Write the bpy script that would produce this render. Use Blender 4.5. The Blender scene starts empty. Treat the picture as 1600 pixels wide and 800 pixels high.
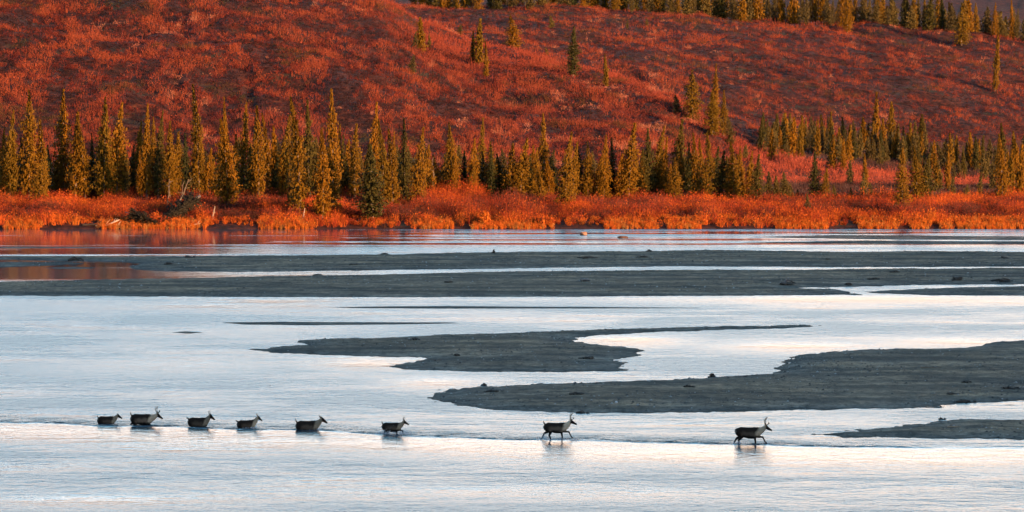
import bpy, math, random
import numpy as np
from mathutils import Vector, Matrix, Quaternion

random.seed(7)
rng = np.random.default_rng(7)
R = math.radians
scene = bpy.context.scene
col = scene.collection

# ------------------------------------------------------------------ camera
HC = 19.3            # camera height above the river, metres
F = 7500.0           # focal length in pixels of a 1600 px wide picture
PITCH = math.atan(300.0 / F)
cam_d = bpy.data.cameras.new('camera')
cam = bpy.data.objects.new('camera', cam_d)
col.objects.link(cam)
cam_d.sensor_width = 36.0
cam_d.lens = 36.0 * F / 1600.0
cam_d.clip_start = 1.0
cam_d.clip_end = 20000.0
cam.location = (0, 0, HC)
cam.rotation_euler = (R(90) - PITCH, 0, 0)
scene.camera = cam

# ------------------------------------------------------------------ light
SUN_EL, SUN_AZ = 8.0, 42.0       # sun low behind the camera, to its right
to_sun = Vector((math.sin(R(SUN_AZ)) * math.cos(R(SUN_EL)), -math.cos(R(SUN_AZ)) * math.cos(R(SUN_EL)), math.sin(R(SUN_EL))))
sun_d = bpy.data.lights.new('sun', 'SUN')
sun_d.energy = 5.0
sun_d.angle = R(0.4)
sun_d.color = (1.0, 0.58, 0.27)
sun = bpy.data.objects.new('sun', sun_d)
col.objects.link(sun)
sun.rotation_euler = to_sun.to_track_quat('Z', 'Y').to_euler()

world = bpy.data.worlds.new('World')
scene.world = world
world.use_nodes = True
wn, wl = world.node_tree.nodes, world.node_tree.links
wn.clear()
w_out = wn.new('ShaderNodeOutputWorld')
w_bg = wn.new('ShaderNodeBackground')
w_sky = wn.new('ShaderNodeTexSky')
w_sky.sky_type = 'NISHITA'
w_sky.sun_disc = False
w_sky.sun_elevation = R(SUN_EL)
w_sky.sun_rotation = R(180 - SUN_AZ)
w_sky.air_density = 1.0
w_sky.dust_density = 1.0
w_sky.ozone_density = 3.0
w_bg.inputs['Strength'].default_value = 0.15
# glow added low in the sky opposite the sun to brighten the water, pink at the horizon and pale blue above it
w_tc = wn.new('ShaderNodeTexCoord'); w_sx = wn.new('ShaderNodeSeparateXYZ'); wl.new(w_tc.outputs['Generated'], w_sx.inputs[0])
w_rp = wn.new('ShaderNodeValToRGB'); wl.new(w_sx.outputs[2], w_rp.inputs[0])
_st = [(0.0, (7.0, 3.0, 1.4)), (0.09, (7.9, 4.2, 2.4)), (0.16, (5.7, 4.8, 3.8)), (0.25, (1.8, 4.7, 5.9)), (0.5, (0.2, 1.25, 1.8)), (0.85, (0.03, 0.14, 0.25))]
while len(w_rp.color_ramp.elements) < len(_st): w_rp.color_ramp.elements.new(0.5)
for _i, (_p, _c) in enumerate(_st):
    w_rp.color_ramp.elements[_i].position = _p; w_rp.color_ramp.elements[_i].color = (*_c, 1)
w_fc = wn.new('ShaderNodeMapRange'); w_fc.interpolation_type = 'SMOOTHSTEP'
w_fc.inputs['From Min'].default_value = -0.3; w_fc.inputs['From Max'].default_value = 0.8
wl.new(w_sx.outputs[1], w_fc.inputs['Value'])
w_ad = wn.new('ShaderNodeMix'); w_ad.data_type = 'RGBA'; w_ad.blend_type = 'ADD'
wl.new(w_fc.outputs[0], w_ad.inputs[0]); wl.new(w_sky.outputs[0], w_ad.inputs[6]); wl.new(w_rp.outputs[0], w_ad.inputs[7])
wl.new(w_ad.outputs[2], w_bg.inputs['Color'])
wl.new(w_bg.outputs[0], w_out.inputs['Surface'])

scene.view_settings.view_transform = 'Standard'
scene.view_settings.look = 'None'
scene.view_settings.gamma = 1.0
scene.view_settings.use_curve_mapping = False
scene.view_settings.exposure = 1.2

# ------------------------------------------------------------------ pixel helpers
CP, SP = math.cos(PITCH), math.sin(PITCH)
def ray_yz(v):
    return F * CP + (400.0 - v) * SP * -1.0 * -1.0, -F * SP + (400.0 - v) * CP
def zrow(y, v):
    dy, dz = ray_yz(v)
    return HC + y * dz / dy
def xcol(u, y, v=300.0):
    dy, _ = ray_yz(v)
    return y * (u - 800.0) / dy
def on_water(u, v, z=0.0):
    dy, dz = ray_yz(v)
    t = (z - HC) / dz
    return (u - 800.0) * t, dy * t
def ucol(x, y):
    return 800.0 + x / y * F

# ------------------------------------------------------------------ noise
def _hash(ix, iy, seed):
    n = (ix.astype(np.int64) * 374761393 + iy.astype(np.int64) * 668265263 + seed * 974634777) & 0xFFFFFFFF
    n = ((n ^ (n >> 13)) * 1274126177) & 0xFFFFFFFF
    n = n ^ (n >> 16)
    return (n & 0xFFFFFF) / float(0xFFFFFF)
def vnoise(x, y, seed=0):
    x = np.asarray(x, float); y = np.asarray(y, float)
    ix, iy = np.floor(x), np.floor(y)
    fx, fy = x - ix, y - iy
    fx = fx * fx * (3 - 2 * fx); fy = fy * fy * (3 - 2 * fy)
    a = _hash(ix, iy, seed); b = _hash(ix + 1, iy, seed)
    c = _hash(ix, iy + 1, seed); d = _hash(ix + 1, iy + 1, seed)
    return (a + (b - a) * fx) * (1 - fy) + (c + (d - c) * fx) * fy
def fbm(x, y, octaves=4, seed=0):
    s = 0; a = 0.5; t = 0
    for o in range(octaves):
        s = s + a * vnoise(x * 2 ** o + 17.3 * o, y * 2 ** o - 9.1 * o, seed + o); t += a; a *= 0.5
    return s / t * 2 - 1
def sstep(a, b, x):
    t = np.clip((x - a) / (b - a), 0, 1)
    return t * t * (3 - 2 * t)

# ------------------------------------------------------------------ object helpers
def tag(o, label=None, cat=None, group=None, kind=None):
    if label: o['label'] = label
    if cat: o['category'] = cat
    if group: o['group'] = group
    if kind: o['kind'] = kind
    return o
def mesh_np(name, verts, faces_flat, nper, cols=None, smooth=False):
    me = bpy.data.meshes.new(name)
    nv = len(verts); nf = len(faces_flat) // nper
    me.vertices.add(nv); me.vertices.foreach_set('co', np.asarray(verts, np.float32).ravel())
    me.loops.add(nf * nper); me.loops.foreach_set('vertex_index', np.asarray(faces_flat, np.int32))
    me.polygons.add(nf)
    me.polygons.foreach_set('loop_start', np.arange(0, nf * nper, nper, dtype=np.int32))
    me.polygons.foreach_set('loop_total', np.full(nf, nper, np.int32))
    if smooth: me.polygons.foreach_set('use_smooth', np.ones(nf, bool))
    me.update(calc_edges=True)
    if cols is not None:
        a = me.color_attributes.new('tint', 'FLOAT_COLOR', 'POINT')
        c = np.ones((nv, 4), np.float32); c[:, :3] = cols
        a.data.foreach_set('color', c.ravel())
    return me
def link(name, me, mat, parent=None):
    o = bpy.data.objects.new(name, me)
    if mat is not None and not me.materials: me.materials.append(mat)
    col.objects.link(o)
    if parent is not None: o.parent = parent
    return o
def empty(name, loc, rz=0):
    o = bpy.data.objects.new(name, None); col.objects.link(o)
    o.empty_display_size = 0.3
    o.location = loc; o.rotation_euler = (0, 0, rz)
    return o

# ------------------------------------------------------------------ materials
def new_mat(name):
    m = bpy.data.materials.new(name); m.use_nodes = True
    nt = m.node_tree
    b = nt.nodes['Principled BSDF']
    return m, nt, b
def N(nt, t, **kw):
    n = nt.nodes.new(t)
    for k, v in kw.items(): setattr(n, k, v)
    return n
def ramp(nt, fac, stops, interp='LINEAR'):
    r = N(nt, 'ShaderNodeValToRGB'); r.color_ramp.interpolation = interp
    e = r.color_ramp.elements
    while len(e) < len(stops): e.new(0.5)
    for i, (p, c) in enumerate(stops):
        e[i].position = p; e[i].color = (*c, 1) if len(c) == 3 else c
    nt.links.new(fac, r.inputs[0]); return r
def math_n(nt, op, a, b=None, c=None, clamp=False):
    n = N(nt, 'ShaderNodeMath', operation=op); n.use_clamp = clamp
    for i, v in enumerate((a, b, c)):
        if v is None: continue
        if isinstance(v, (int, float)): n.inputs[i].default_value = v
        else: nt.links.new(v, n.inputs[i])
    return n.outputs[0]
def noise_n(nt, vec, scale, detail=4, rough=0.55):
    n = N(nt, 'ShaderNodeTexNoise'); n.inputs['Scale'].default_value = scale
    n.inputs['Detail'].default_value = detail; n.inputs['Roughness'].default_value = rough
    if vec is not None: nt.links.new(vec, n.inputs['Vector'])
    return n
def mapping(nt, scale=(1, 1, 1), src='Object'):
    tc = N(nt, 'ShaderNodeTexCoord'); mp = N(nt, 'ShaderNodeMapping')
    mp.inputs['Scale'].default_value = scale
    nt.links.new(tc.outputs[src], mp.inputs[0]); return mp.outputs[0]
def mixc(nt, fac, a, b, mode='MIX'):
    n = N(nt, 'ShaderNodeMix', data_type='RGBA', blend_type=mode)
    for inp, v in ((n.inputs[0], fac), (n.inputs[6], a), (n.inputs[7], b)):
        if isinstance(v, (int, float)): inp.default_value = v
        elif isinstance(v, tuple): inp.default_value = (*v, 1)
        else: nt.links.new(v, inp)
    return n.outputs[2]

def tint_mat(name, rough=0.8, vary=0.25, spec=0.2, trans=0.0):
    """colour from the mesh's own tint attribute, varied a little by noise and per object"""
    m, nt, b = new_mat(name)
    a = N(nt, 'ShaderNodeAttribute', attribute_name='tint')
    nz = noise_n(nt, mapping(nt), 1.7, 3)
    k = math_n(nt, 'MULTIPLY_ADD', nz.outputs[0], vary * 2, 1 - vary)
    v = N(nt, 'ShaderNodeVectorMath', operation='SCALE')
    nt.links.new(a.outputs['Color'], v.inputs[0]); nt.links.new(k, v.inputs['Scale'])
    nt.links.new(v.outputs[0], b.inputs['Base Color'])
    b.inputs['Roughness'].default_value = rough
    b.inputs['Specular IOR Level'].default_value = spec
    if trans:
        tr = N(nt, 'ShaderNodeBsdfTranslucent'); mx = N(nt, 'ShaderNodeMixShader')
        mx.inputs[0].default_value = trans
        nt.links.new(v.outputs[0], tr.inputs[0]); nt.links.new(b.outputs[0], mx.inputs[1]); nt.links.new(tr.outputs[0], mx.inputs[2])
        nt.links.new(mx.outputs[0], nt.nodes['Material Output'].inputs[0])
    return m

def crown_mat(name, c1, c2):
    m, nt, b = new_mat(name)
    a = N(nt, 'ShaderNodeAttribute', attribute_name='tint')
    oi = N(nt, 'ShaderNodeObjectInfo')
    c = mixc(nt, oi.outputs['Random'], c1, c2)
    c = mixc(nt, 1.0, c, a.outputs['Color'], 'MULTIPLY')
    nt.links.new(c, b.inputs['Base Color'])
    b.inputs['Roughness'].default_value = 0.75; b.inputs['Specular IOR Level'].default_value = 0.15
    # needles shade with the rounded volume of the crown rather than each face on its own
    tc = N(nt, 'ShaderNodeTexCoord'); mp = N(nt, 'ShaderNodeMapping'); mp.inputs['Scale'].default_value = (1, 1, 0)
    nt.links.new(tc.outputs['Object'], mp.inputs[0])
    nm = N(nt, 'ShaderNodeVectorMath', operation='NORMALIZE'); nt.links.new(mp.outputs[0], nm.inputs[0])
    vt = N(nt, 'ShaderNodeVectorTransform', vector_type='NORMAL', convert_from='OBJECT', convert_to='WORLD'); nt.links.new(nm.outputs[0], vt.inputs[0])
    ge = N(nt, 'ShaderNodeNewGeometry')
    mv = N(nt, 'ShaderNodeMix', data_type='VECTOR'); mv.inputs[0].default_value = 0.38
    nt.links.new(ge.outputs['Normal'], mv.inputs[4]); nt.links.new(vt.outputs[0], mv.inputs[5])
    n2 = N(nt, 'ShaderNodeVectorMath', operation='NORMALIZE'); nt.links.new(mv.outputs[1], n2.inputs[0])
    nt.links.new(n2.outputs[0], b.inputs['Normal'])
    return m

M = {}
M['shrub'] = tint_mat('shrub_leaves', 0.85, 0.2, 0.1)
M['coat'] = tint_mat('caribou_coat', 0.85, 0.12, 0.15)
M['wood'] = tint_mat('driftwood', 0.85, 0.3, 0.15)
M['crown_olive'] = crown_mat('spruce_olive', (0.135, 0.072, 0.004), (0.215, 0.088, 0.003))
M['crown_dark'] = crown_mat('spruce_dark', (0.036, 0.038, 0.010), (0.075, 0.050, 0.007))
M['crown_blackish'] = crown_mat('spruce_blackish_needles', (0.016, 0.013, 0.009), (0.022, 0.017, 0.011))  # near-black needle tone for the fallen spruces
def bark():
    m, nt, b = new_mat('spruce_bark')
    nz = noise_n(nt, mapping(nt, (6, 6, 1.2)), 2.0, 4)
    r = ramp(nt, nz.outputs[0], [(0.3, (0.09, 0.06, 0.045)), (0.7, (0.24, 0.17, 0.13))])
    nt.links.new(r.outputs[0], b.inputs['Base Color']); b.inputs['Roughness'].default_value = 0.9
    return m
M['bark'] = bark()
def plain(name, c, rough=0.6, spec=0.3, vary=0.2, sc=8):
    m, nt, b = new_mat(name)
    nz = noise_n(nt, mapping(nt), sc, 3)
    r = ramp(nt, nz.outputs[0], [(0.3, tuple(x * (1 - vary) for x in c)), (0.7, tuple(x * (1 + vary) for x in c))])
    nt.links.new(r.outputs[0], b.inputs['Base Color'])
    b.inputs['Roughness'].default_value = rough; b.inputs['Specular IOR Level'].default_value = spec
    return m
_nt = M['coat'].node_tree; _nz = noise_n(_nt, mapping(_nt, (9, 14, 40)), 1.0, 4); _bp = N(_nt, 'ShaderNodeBump')
_bp.inputs['Distance'].default_value = 0.03; _nt.links.new(_nz.outputs[0], _bp.inputs['Height']); _nt.links.new(_bp.outputs[0], _nt.nodes['Principled BSDF'].inputs['Normal'])
M['antler'] = plain('antler_bone', (0.20, 0.15, 0.10))
M['eye'] = plain('eye_dark', (0.01, 0.008, 0.006), 0.15, 0.5)
M['hoof'] = plain('hoof_dark', (0.02, 0.018, 0.016), 0.5)
M['foam'] = plain('water_foam', (0.75, 0.78, 0.8), 0.4)

# ground of hills and valley
def ground_mat():
    m, nt, b = new_mat('tundra_ground')
    v = mapping(nt)
    n1 = noise_n(nt, v, 0.05, 6, 0.65); n2 = noise_n(nt, v, 0.6, 6, 0.7); n3 = noise_n(nt, v, 0.13, 4, 0.6)
    c = ramp(nt, n2.outputs[0], [(0.36, (0.014, 0.009, 0.007)), (0.5, (0.06, 0.016, 0.010)), (0.66, (0.15, 0.040, 0.018))])
    c2 = ramp(nt, n2.outputs[0], [(0.36, (0.018, 0.012, 0.010)), (0.64, (0.09, 0.030, 0.022))])
    f = ramp(nt, n1.outputs[0], [(0.42, (0, 0, 0)), (0.6, (1, 1, 1))])
    cc = mixc(nt, f.outputs[0], c.outputs[0], c2.outputs[0])
    f2 = ramp(nt, n3.outputs[0], [(0.58, (0, 0, 0)), (0.68, (1, 1, 1))])
    cc = mixc(nt, f2.outputs[0], cc, (0.045, 0.035, 0.022))
    nt.links.new(cc, b.inputs['Base Color'])
    b.inputs['Roughness'].default_value = 0.95; b.inputs['Specular IOR Level'].default_value = 0.1
    bp = N(nt, 'ShaderNodeBump'); bp.inputs['Distance'].default_value = 0.6; bp.inputs['Strength'].default_value = 0.8
    nt.links.new(n2.outputs[0], bp.inputs['Height']); nt.links.new(bp.outputs[0], b.inputs['Normal'])
    return m
M['ground'] = ground_mat()

def sand_mat():
    m, nt, b = new_mat('river_gravel')
    v = mapping(nt); vs = mapping(nt, (0.12, 0.5, 1.0))
    n1 = noise_n(nt, vs, 0.5, 5, 0.6); n2 = noise_n(nt, mapping(nt, (1.6, 0.8, 1)), 1.0, 6, 0.85); n3 = noise_n(nt, mapping(nt, (0.22, 0.20, 1)), 1.0, 7, 0.75)
    base = ramp(nt, n1.outputs[0], [(0.38, (0.060, 0.052, 0.044)), (0.5, (0.118, 0.098, 0.080)), (0.62, (0.205, 0.165, 0.128))])
    g = ramp(nt, n2.outputs[0], [(0.36, (0.35, 0.35, 0.35)), (0.64, (1.65, 1.65, 1.65))])
    c = mixc(nt, 1.0, base.outputs[0], g.outputs[0], 'MULTIPLY')
    g2 = ramp(nt, n3.outputs[0], [(0.40, (0.40, 0.42, 0.44)), (0.55, (1.15, 1.13, 1.08))])
    c = mixc(nt, 1.0, c, g2.outputs[0], 'MULTIPLY')
    tc = N(nt, 'ShaderNodeTexCoord'); sx = N(nt, 'ShaderNodeSeparateXYZ'); nt.links.new(tc.outputs['Object'], sx.inputs[0])
    hi = ramp(nt, math_n(nt, 'MULTIPLY_ADD', n1.outputs[0], 0.12, sx.outputs[2]), [(0.13, (0.92, 0.97, 1.02)), (0.28, (1.30, 1.04, 0.80))])
    c = mixc(nt, 1.0, c, hi.outputs[0], 'MULTIPLY')
    wz = math_n(nt, 'MULTIPLY_ADD', n3.outputs[0], -0.05, sx.outputs[2])
    wet = ramp(nt, math_n(nt, 'MULTIPLY_ADD', wz, 10.0, 0.5, clamp=True), [(0.35, (1, 1, 1)), (0.75, (0, 0, 0))])
    c = mixc(nt, wet.outputs[0], c, mixc(nt, 1.0, c, (0.55, 0.55, 0.55), 'MULTIPLY'))
    nt.links.new(c, b.inputs['Base Color'])
    b.inputs['Roughness'].default_value = 0.9; b.inputs['Specular IOR Level'].default_value = 0.15
    bp = N(nt, 'ShaderNodeBump'); bp.inputs['Distance'].default_value = 0.25; bp.inputs['Strength'].default_value = 0.8
    nt.links.new(n2.outputs[0], bp.inputs['Height']); nt.links.new(bp.outputs[0], b.inputs['Normal'])
    return m
M['sand'] = sand_mat()

# wake line of the herd: nearly straight on the water
WL = [on_water(u, v) for u, v in ((-200, 656), (0, 658), (150, 662.5), (300, 667), (480, 671.5), (620, 678), (850, 686), (1150, 692.5), (1230, 695.5), (1420, 698))]

def water_mat():
    m, nt, b = new_mat('river_water')
    tc = N(nt, 'ShaderNodeTexCoord'); sx = N(nt, 'ShaderNodeSeparateXYZ'); nt.links.new(tc.outputs['Object'], sx.inputs[0])
    X, Y = sx.outputs[0], sx.outputs[1]
    # y of the wake line as a function of x
    mr = N(nt, 'ShaderNodeFloatCurve')
    x0, x1 = WL[0][0], WL[-1][0]; ys = [p[1] for p in WL]; y0, y1 = min(ys) - 1, max(ys) + 1
    fx = math_n(nt, 'MULTIPLY_ADD', X, 1 / (x1 - x0), -x0 / (x1 - x0), clamp=True)
    cu = mr.mapping.curves[0]
    pts = [((p[0] - x0) / (x1 - x0), (p[1] - y0) / (y1 - y0)) for p in WL]
    cu.points[0].location = pts[0]; cu.points[1].location = pts[-1]
    for p in pts[1:-1]: cu.points.new(*p)
    mr.mapping.update()
    nt.links.new(fx, mr.inputs['Value'])
    yl = math_n(nt, 'MULTIPLY_ADD', mr.outputs[0], (y1 - y0), y0)
    wob = noise_n(nt, mapping(nt, (0.25, 0.05, 1)), 1.0, 3)
    d = math_n(nt, 'SUBTRACT', Y, yl)
    d = math_n(nt, 'ADD', d, math_n(nt, 'MULTIPLY_ADD', wob.outputs[0], 3.6, -1.8))
    inx = math_n(nt, 'SUBTRACT', 1.0, ramp(nt, math_n(nt, 'MULTIPLY_ADD', X, 1 / 12.0, -13.5 / 12.0, clamp=True), [(0, (0, 0, 0)), (1, (1, 1, 1))]).outputs[0])
    band = ramp(nt, math_n(nt, 'MULTIPLY_ADD', d, 1 / 12.0, 0.5, clamp=True), [(0.42, (0, 0, 0)), (0.54, (1, 1, 1)), (0.75, (0.8, 0.8, 0.8)), (1.0, (0.0, 0.0, 0.0))])
    wbk = ramp(nt, noise_n(nt, mapping(nt, (0.5, 0.25, 1)), 1.0, 4, 0.7).outputs[0], [(0.36, (0.25, 0.25, 0.25)), (0.56, (1, 1, 1))])
    wake = math_n(nt, 'MULTIPLY', math_n(nt, 'MULTIPLY', band.outputs[0], inx), wbk.outputs[0])
    # slick and rippled patches
    pn = noise_n(nt, mapping(nt, (0.035, 0.045, 1)), 1.0, 5, 0.62)
    pn2 = noise_n(nt, mapping(nt, (0.10, 0.20, 1)), 1.0, 4, 0.65)
    pm = math_n(nt, 'ADD', math_n(nt, 'MULTIPLY', pn.outputs[0], 0.7), math_n(nt, 'MULTIPLY', pn2.outputs[0], 0.3))
    patch = ramp(nt, pm, [(0.36, (0, 0, 0)), (0.54, (1, 1, 1))]).outputs[0]
    # below the wake the water is slick, above it rippled
    slick = ramp(nt, math_n(nt, 'MULTIPLY_ADD', d, 1 / 30.0, 0.8, clamp=True), [(0.0, (1, 1, 1)), (0.15, (1, 1, 1)), (0.5, (0.15, 0.15, 0.15)), (0.76, (0.15, 0.15, 0.15)), (0.84, (1, 1, 1))]).outputs[0]
    patch = math_n(nt, 'MULTIPLY', patch, slick)
    patch = math_n(nt, 'MAXIMUM', patch, math_n(nt, 'MULTIPLY', wake, 0.9))
    # glassy pockets in the lee of the bars and right below the herd
    pocket = None
    for (pu, pv, rx, ry, amt) in ((985, 532, 5.5, 9, 1.0), (1250, 540, 8, 10, .9), (1480, 533, 8, 8, .9), (580, 566, 4.5, 9, 1.0), (680, 597, 4.0, 7, .9), (1350, 467, 22, 9, 1.0), (450, 512, 7, 8, .7), (250, 572, 9, 10, .6), (300, 480, 16, 8, .5),
                                  (1150, 708, 14, 5, .8), (700, 694, 10, 4, .7), (250, 675, 10, 4, .8), (150, 782, 9, 5, .8), (900, 770, 16, 5, .6), (1330, 655, 4, 5, .5)):
        wx, wy = on_water(pu, pv)
        ex = math_n(nt, 'MULTIPLY_ADD', X, 1 / rx, -wx / rx); ey = math_n(nt, 'MULTIPLY_ADD', Y, 1 / ry, -wy / ry)
        q = math_n(nt, 'ADD', math_n(nt, 'MULTIPLY', ex, ex), math_n(nt, 'MULTIPLY', ey, ey))
        g = math_n(nt, 'MULTIPLY', math_n(nt, 'EXPONENT', math_n(nt, 'MULTIPLY', q, -1.0)), amt)
        pocket = g if pocket is None else math_n(nt, 'MAXIMUM', pocket, g)
    pk = math_n(nt, 'MULTIPLY', pocket, math_n(nt, 'MULTIPLY_ADD', pn2.outputs[0], 1.2, 0.45), clamp=True)
    patch = math_n(nt, 'MULTIPLY', patch, math_n(nt, 'SUBTRACT', 1.0, math_n(nt, 'MULTIPLY', pk, 1.0, clamp=True)))
    patch = math_n(nt, 'MAXIMUM', patch, math_n(nt, 'MULTIPLY', wake, 0.9))
    # the sheltered left end of the far channels stays calm
    calm_y = ramp(nt, math_n(nt, 'MULTIPLY_ADD', Y, 1 / 160.0, -400 / 160.0, clamp=True), [(0.10, (0, 0, 0)), (0.2, (1, 1, 1)), (0.99, (1, 1, 1)), (1.0, (1, 1, 1))]).outputs[0]
    calm_x = ramp(nt, math_n(nt, 'MULTIPLY_ADD', X, -1 / 60.0, -0.05, clamp=True), [(0.0, (0, 0, 0)), (0.55, (1, 1, 1))]).outputs[0]
    cn = noise_n(nt, mapping(nt, (0.012, 0.16, 1)), 1.0, 3, 0.6)
    cst = ramp(nt, math_n(nt, 'MULTIPLY_ADD', calm_x, 0.17, cn.outputs[0]), [(0.40, (0, 0, 0)), (0.56, (1, 1, 1))]).outputs[0]
    far = ramp(nt, math_n(nt, 'MULTIPLY_ADD', Y, 1 / 100.0, -4.9, clamp=True), [(0.05, (0, 0, 0)), (0.25, (1, 1, 1))]).outputs[0]
    calm = math_n(nt, 'MULTIPLY', math_n(nt, 'MAXIMUM', math_n(nt, 'MULTIPLY', cst, far), math_n(nt, 'MULTIPLY', cst, calm_x)), calm_y)
    patch = math_n(nt, 'MULTIPLY', patch, math_n(nt, 'SUBTRACT', 1.0, math_n(nt, 'MULTIPLY', calm, 0.85)))
    r = math_n(nt, 'MULTIPLY_ADD', patch, 0.17, 0.12)
    r = math_n(nt, 'MULTIPLY_ADD', wake, 0.14, r)
    r = math_n(nt, 'SUBTRACT', r, math_n(nt, 'MULTIPLY', calm, 0.07))
    nt.links.new(r, b.inputs['Roughness'])
    rip = noise_n(nt, mapping(nt, (1.0, 0.62, 1)), 1.0, 4, 0.7)
    rip2 = noise_n(nt, mapping(nt, (0.12, 0.25, 1)), 1.0, 4, 0.6)
    h = math_n(nt, 'ADD', math_n(nt, 'MULTIPLY', rip.outputs[0], 0.46), math_n(nt, 'MULTIPLY', rip2.outputs[0], 0.16))
    h = math_n(nt, 'MULTIPLY', h, math_n(nt, 'MULTIPLY_ADD', patch, 1.0, 0.16))
    h = math_n(nt, 'MULTIPLY', h, math_n(nt, 'MULTIPLY_ADD', calm, -0.93, 1.0))
    h = math_n(nt, 'MULTIPLY', h, math_n(nt, 'MULTIPLY_ADD', wake, 2.0, 1.0))
    h = math_n(nt, 'ADD', h, math_n(nt, 'MULTIPLY', wake, 0.06))
    bp = N(nt, 'ShaderNodeBump'); bp.inputs['Distance'].default_value = 1.0; bp.inputs['Strength'].default_value = 1.0
    nt.links.new(h, bp.inputs['Height']); nt.links.new(bp.outputs[0], b.inputs['Normal'])
    b.inputs['Base Color'].default_value = (0.035, 0.06, 0.075, 1)
    b.inputs['IOR'].default_value = 1.333
    return m
M['water'] = water_mat()

# ------------------------------------------------------------------ terrain
S_TAB = [(-900, -90), (-300, -80), (0, -70), (300, -52), (500, -28), (595, -4), (640, 20), (665, 38), (700, 55), (750, 73), (800, 80), (860, 90), (925, 105), (1000, 135),
         (1050, 155), (1100, 190), (1137, 216), (1175, 239), (1249, 261), (1330, 270), (1402, 279), (1440, 300), (1600, 312), (3000, 320)]
T_TAB = [(-900, -40), (400, -10), (640, 8), (800, 13), (1000, 22), (1150, 30), (1300, 42), (1450, 52), (1530, 60), (1600, 70), (1750, 90), (2200, 120)]
SHORE_Y = on_water(800, 357.5)[1]
RIDGE_Y = -150.0
EDGE_Y = 530.0
RIDGE_H = (EDGE_Y - RIDGE_Y) * math.tan(R(SUN_EL)) / math.cos(R(SUN_AZ))

def terrain(x, y):
    x = np.asarray(x, float); y = np.asarray(y, float)
    yy = np.maximum(y, 200.0)
    u = ucol(x, yy)
    # valley floor beyond the shore
    sh = SHORE_Y + 1.2 * fbm(x / 9.0, x * 0 + 3.0, 3, 5)
    base = np.where(y > sh, 0.0 + 1.0 * (1 - np.exp(-(y - sh) / 4.0)) + np.clip((y - sh) / 60.0, 0, 1) * 1.2 + sstep(60, 400, y - sh) * 0.8,
                    -0.9 + 0.9 * np.exp(-(sh - y) / 3.0))
    base = base + np.where(y > sh + 3, 0.25 * fbm(x / 6.0, y / 6.0, 3, 8), 0)
    # hill A
    S = np.interp(u, [a for a, _ in S_TAB], [b for _, b in S_TAB])
    yA = np.interp(u, [-300, 500, 900, 1180, 1300, 1500], [800, 800, 760, 700, 685, 680])
    yF = np.interp(u, [-300, 600, 1000, 1250, 1500], [618, 620, 625, 655, 660])
    zc = zrow(yA, S)
    t = np.clip((y - yF) / (yA - yF), 0, 1)
    prof = 0.5 * t ** 1.15 + 0.5 * np.sin(t * math.pi / 2)
    A = 1.6 + (zc - 1.6) * prof
    A = np.where(y > yA, zc - (y - yA) * 0.10 - np.minimum((y - yA) / 40.0, 1) ** 2 * 2.0, A)
    # hill B
    T = np.interp(u, [a for a, _ in T_TAB], [b for _, b in T_TAB])
    yBF = np.interp(u, [600, 1000, 1300, 1700], [880, 900, 930, 960])
    yB = 1110.0
    zb = zrow(yB, T)
    tb = np.clip((y - yBF) / (yB - yBF), 0, 1)
    B = 2.6 + (zb - 2.6) * (0.62 * tb + 0.38 * np.sin(tb * math.pi / 2))
    B = np.where(y > yB, zb + 0.3, B)
    # far hill C
    zC = zrow(2150.0, -62.0)
    tc = sstep(1420, 2150, y)
    Cc = zb + (zC - zb) * tc
    B = np.where(y > 1420, Cc, B)
    hill = np.maximum(A, B)
    m = sstep(yF - 5, yF + 25, y)
    hill = hill + m * (1.7 * fbm(x / 20.0 + y / 60.0, y / 26.0, 4, 21) + 1.0 * fbm(x / 6.0, y / 8.0, 4, 33))
    # gullies cut into hill A
    def gully(pts, depth, w):
        g = 0
        gu = np.interp(y, [p[1] for p in pts], [p[0] for p in pts])
        inside = sstep(pts[0][1] - 8, pts[0][1] + 8, y) * (1 - sstep(pts[-1][1] - 8, pts[-1][1] + 8, y))
        return depth * inside * np.exp(-((u - gu) / w) ** 2)
    hill = hill - gully([(262, 650), (280, 700), (292, 740)], 0.45, 8) - gully([(398, 640), (392, 680), (380, 705)], 0.5, 9) - gully([(1010, 930), (1000, 960), (990, 990)], 1.6, 14)
    z = np.where(y > yF - 20, np.maximum(base, hill), base)
    # near bank, bluff of the photographer and the unseen mountain behind, its crest sized to shade the river
    near = np.interp(y, [-100000, RIDGE_Y, RIDGE_Y + 20, -60, -10, 8, 50, 100, 150, 170, 200], [RIDGE_H - 8, RIDGE_H, RIDGE_H - 12, 48, 17.6, 17.4, 9.5, 1.5, 0.5, -0.4, -0.9])
    z = np.where(y < 200, near, z)
    return z

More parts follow.
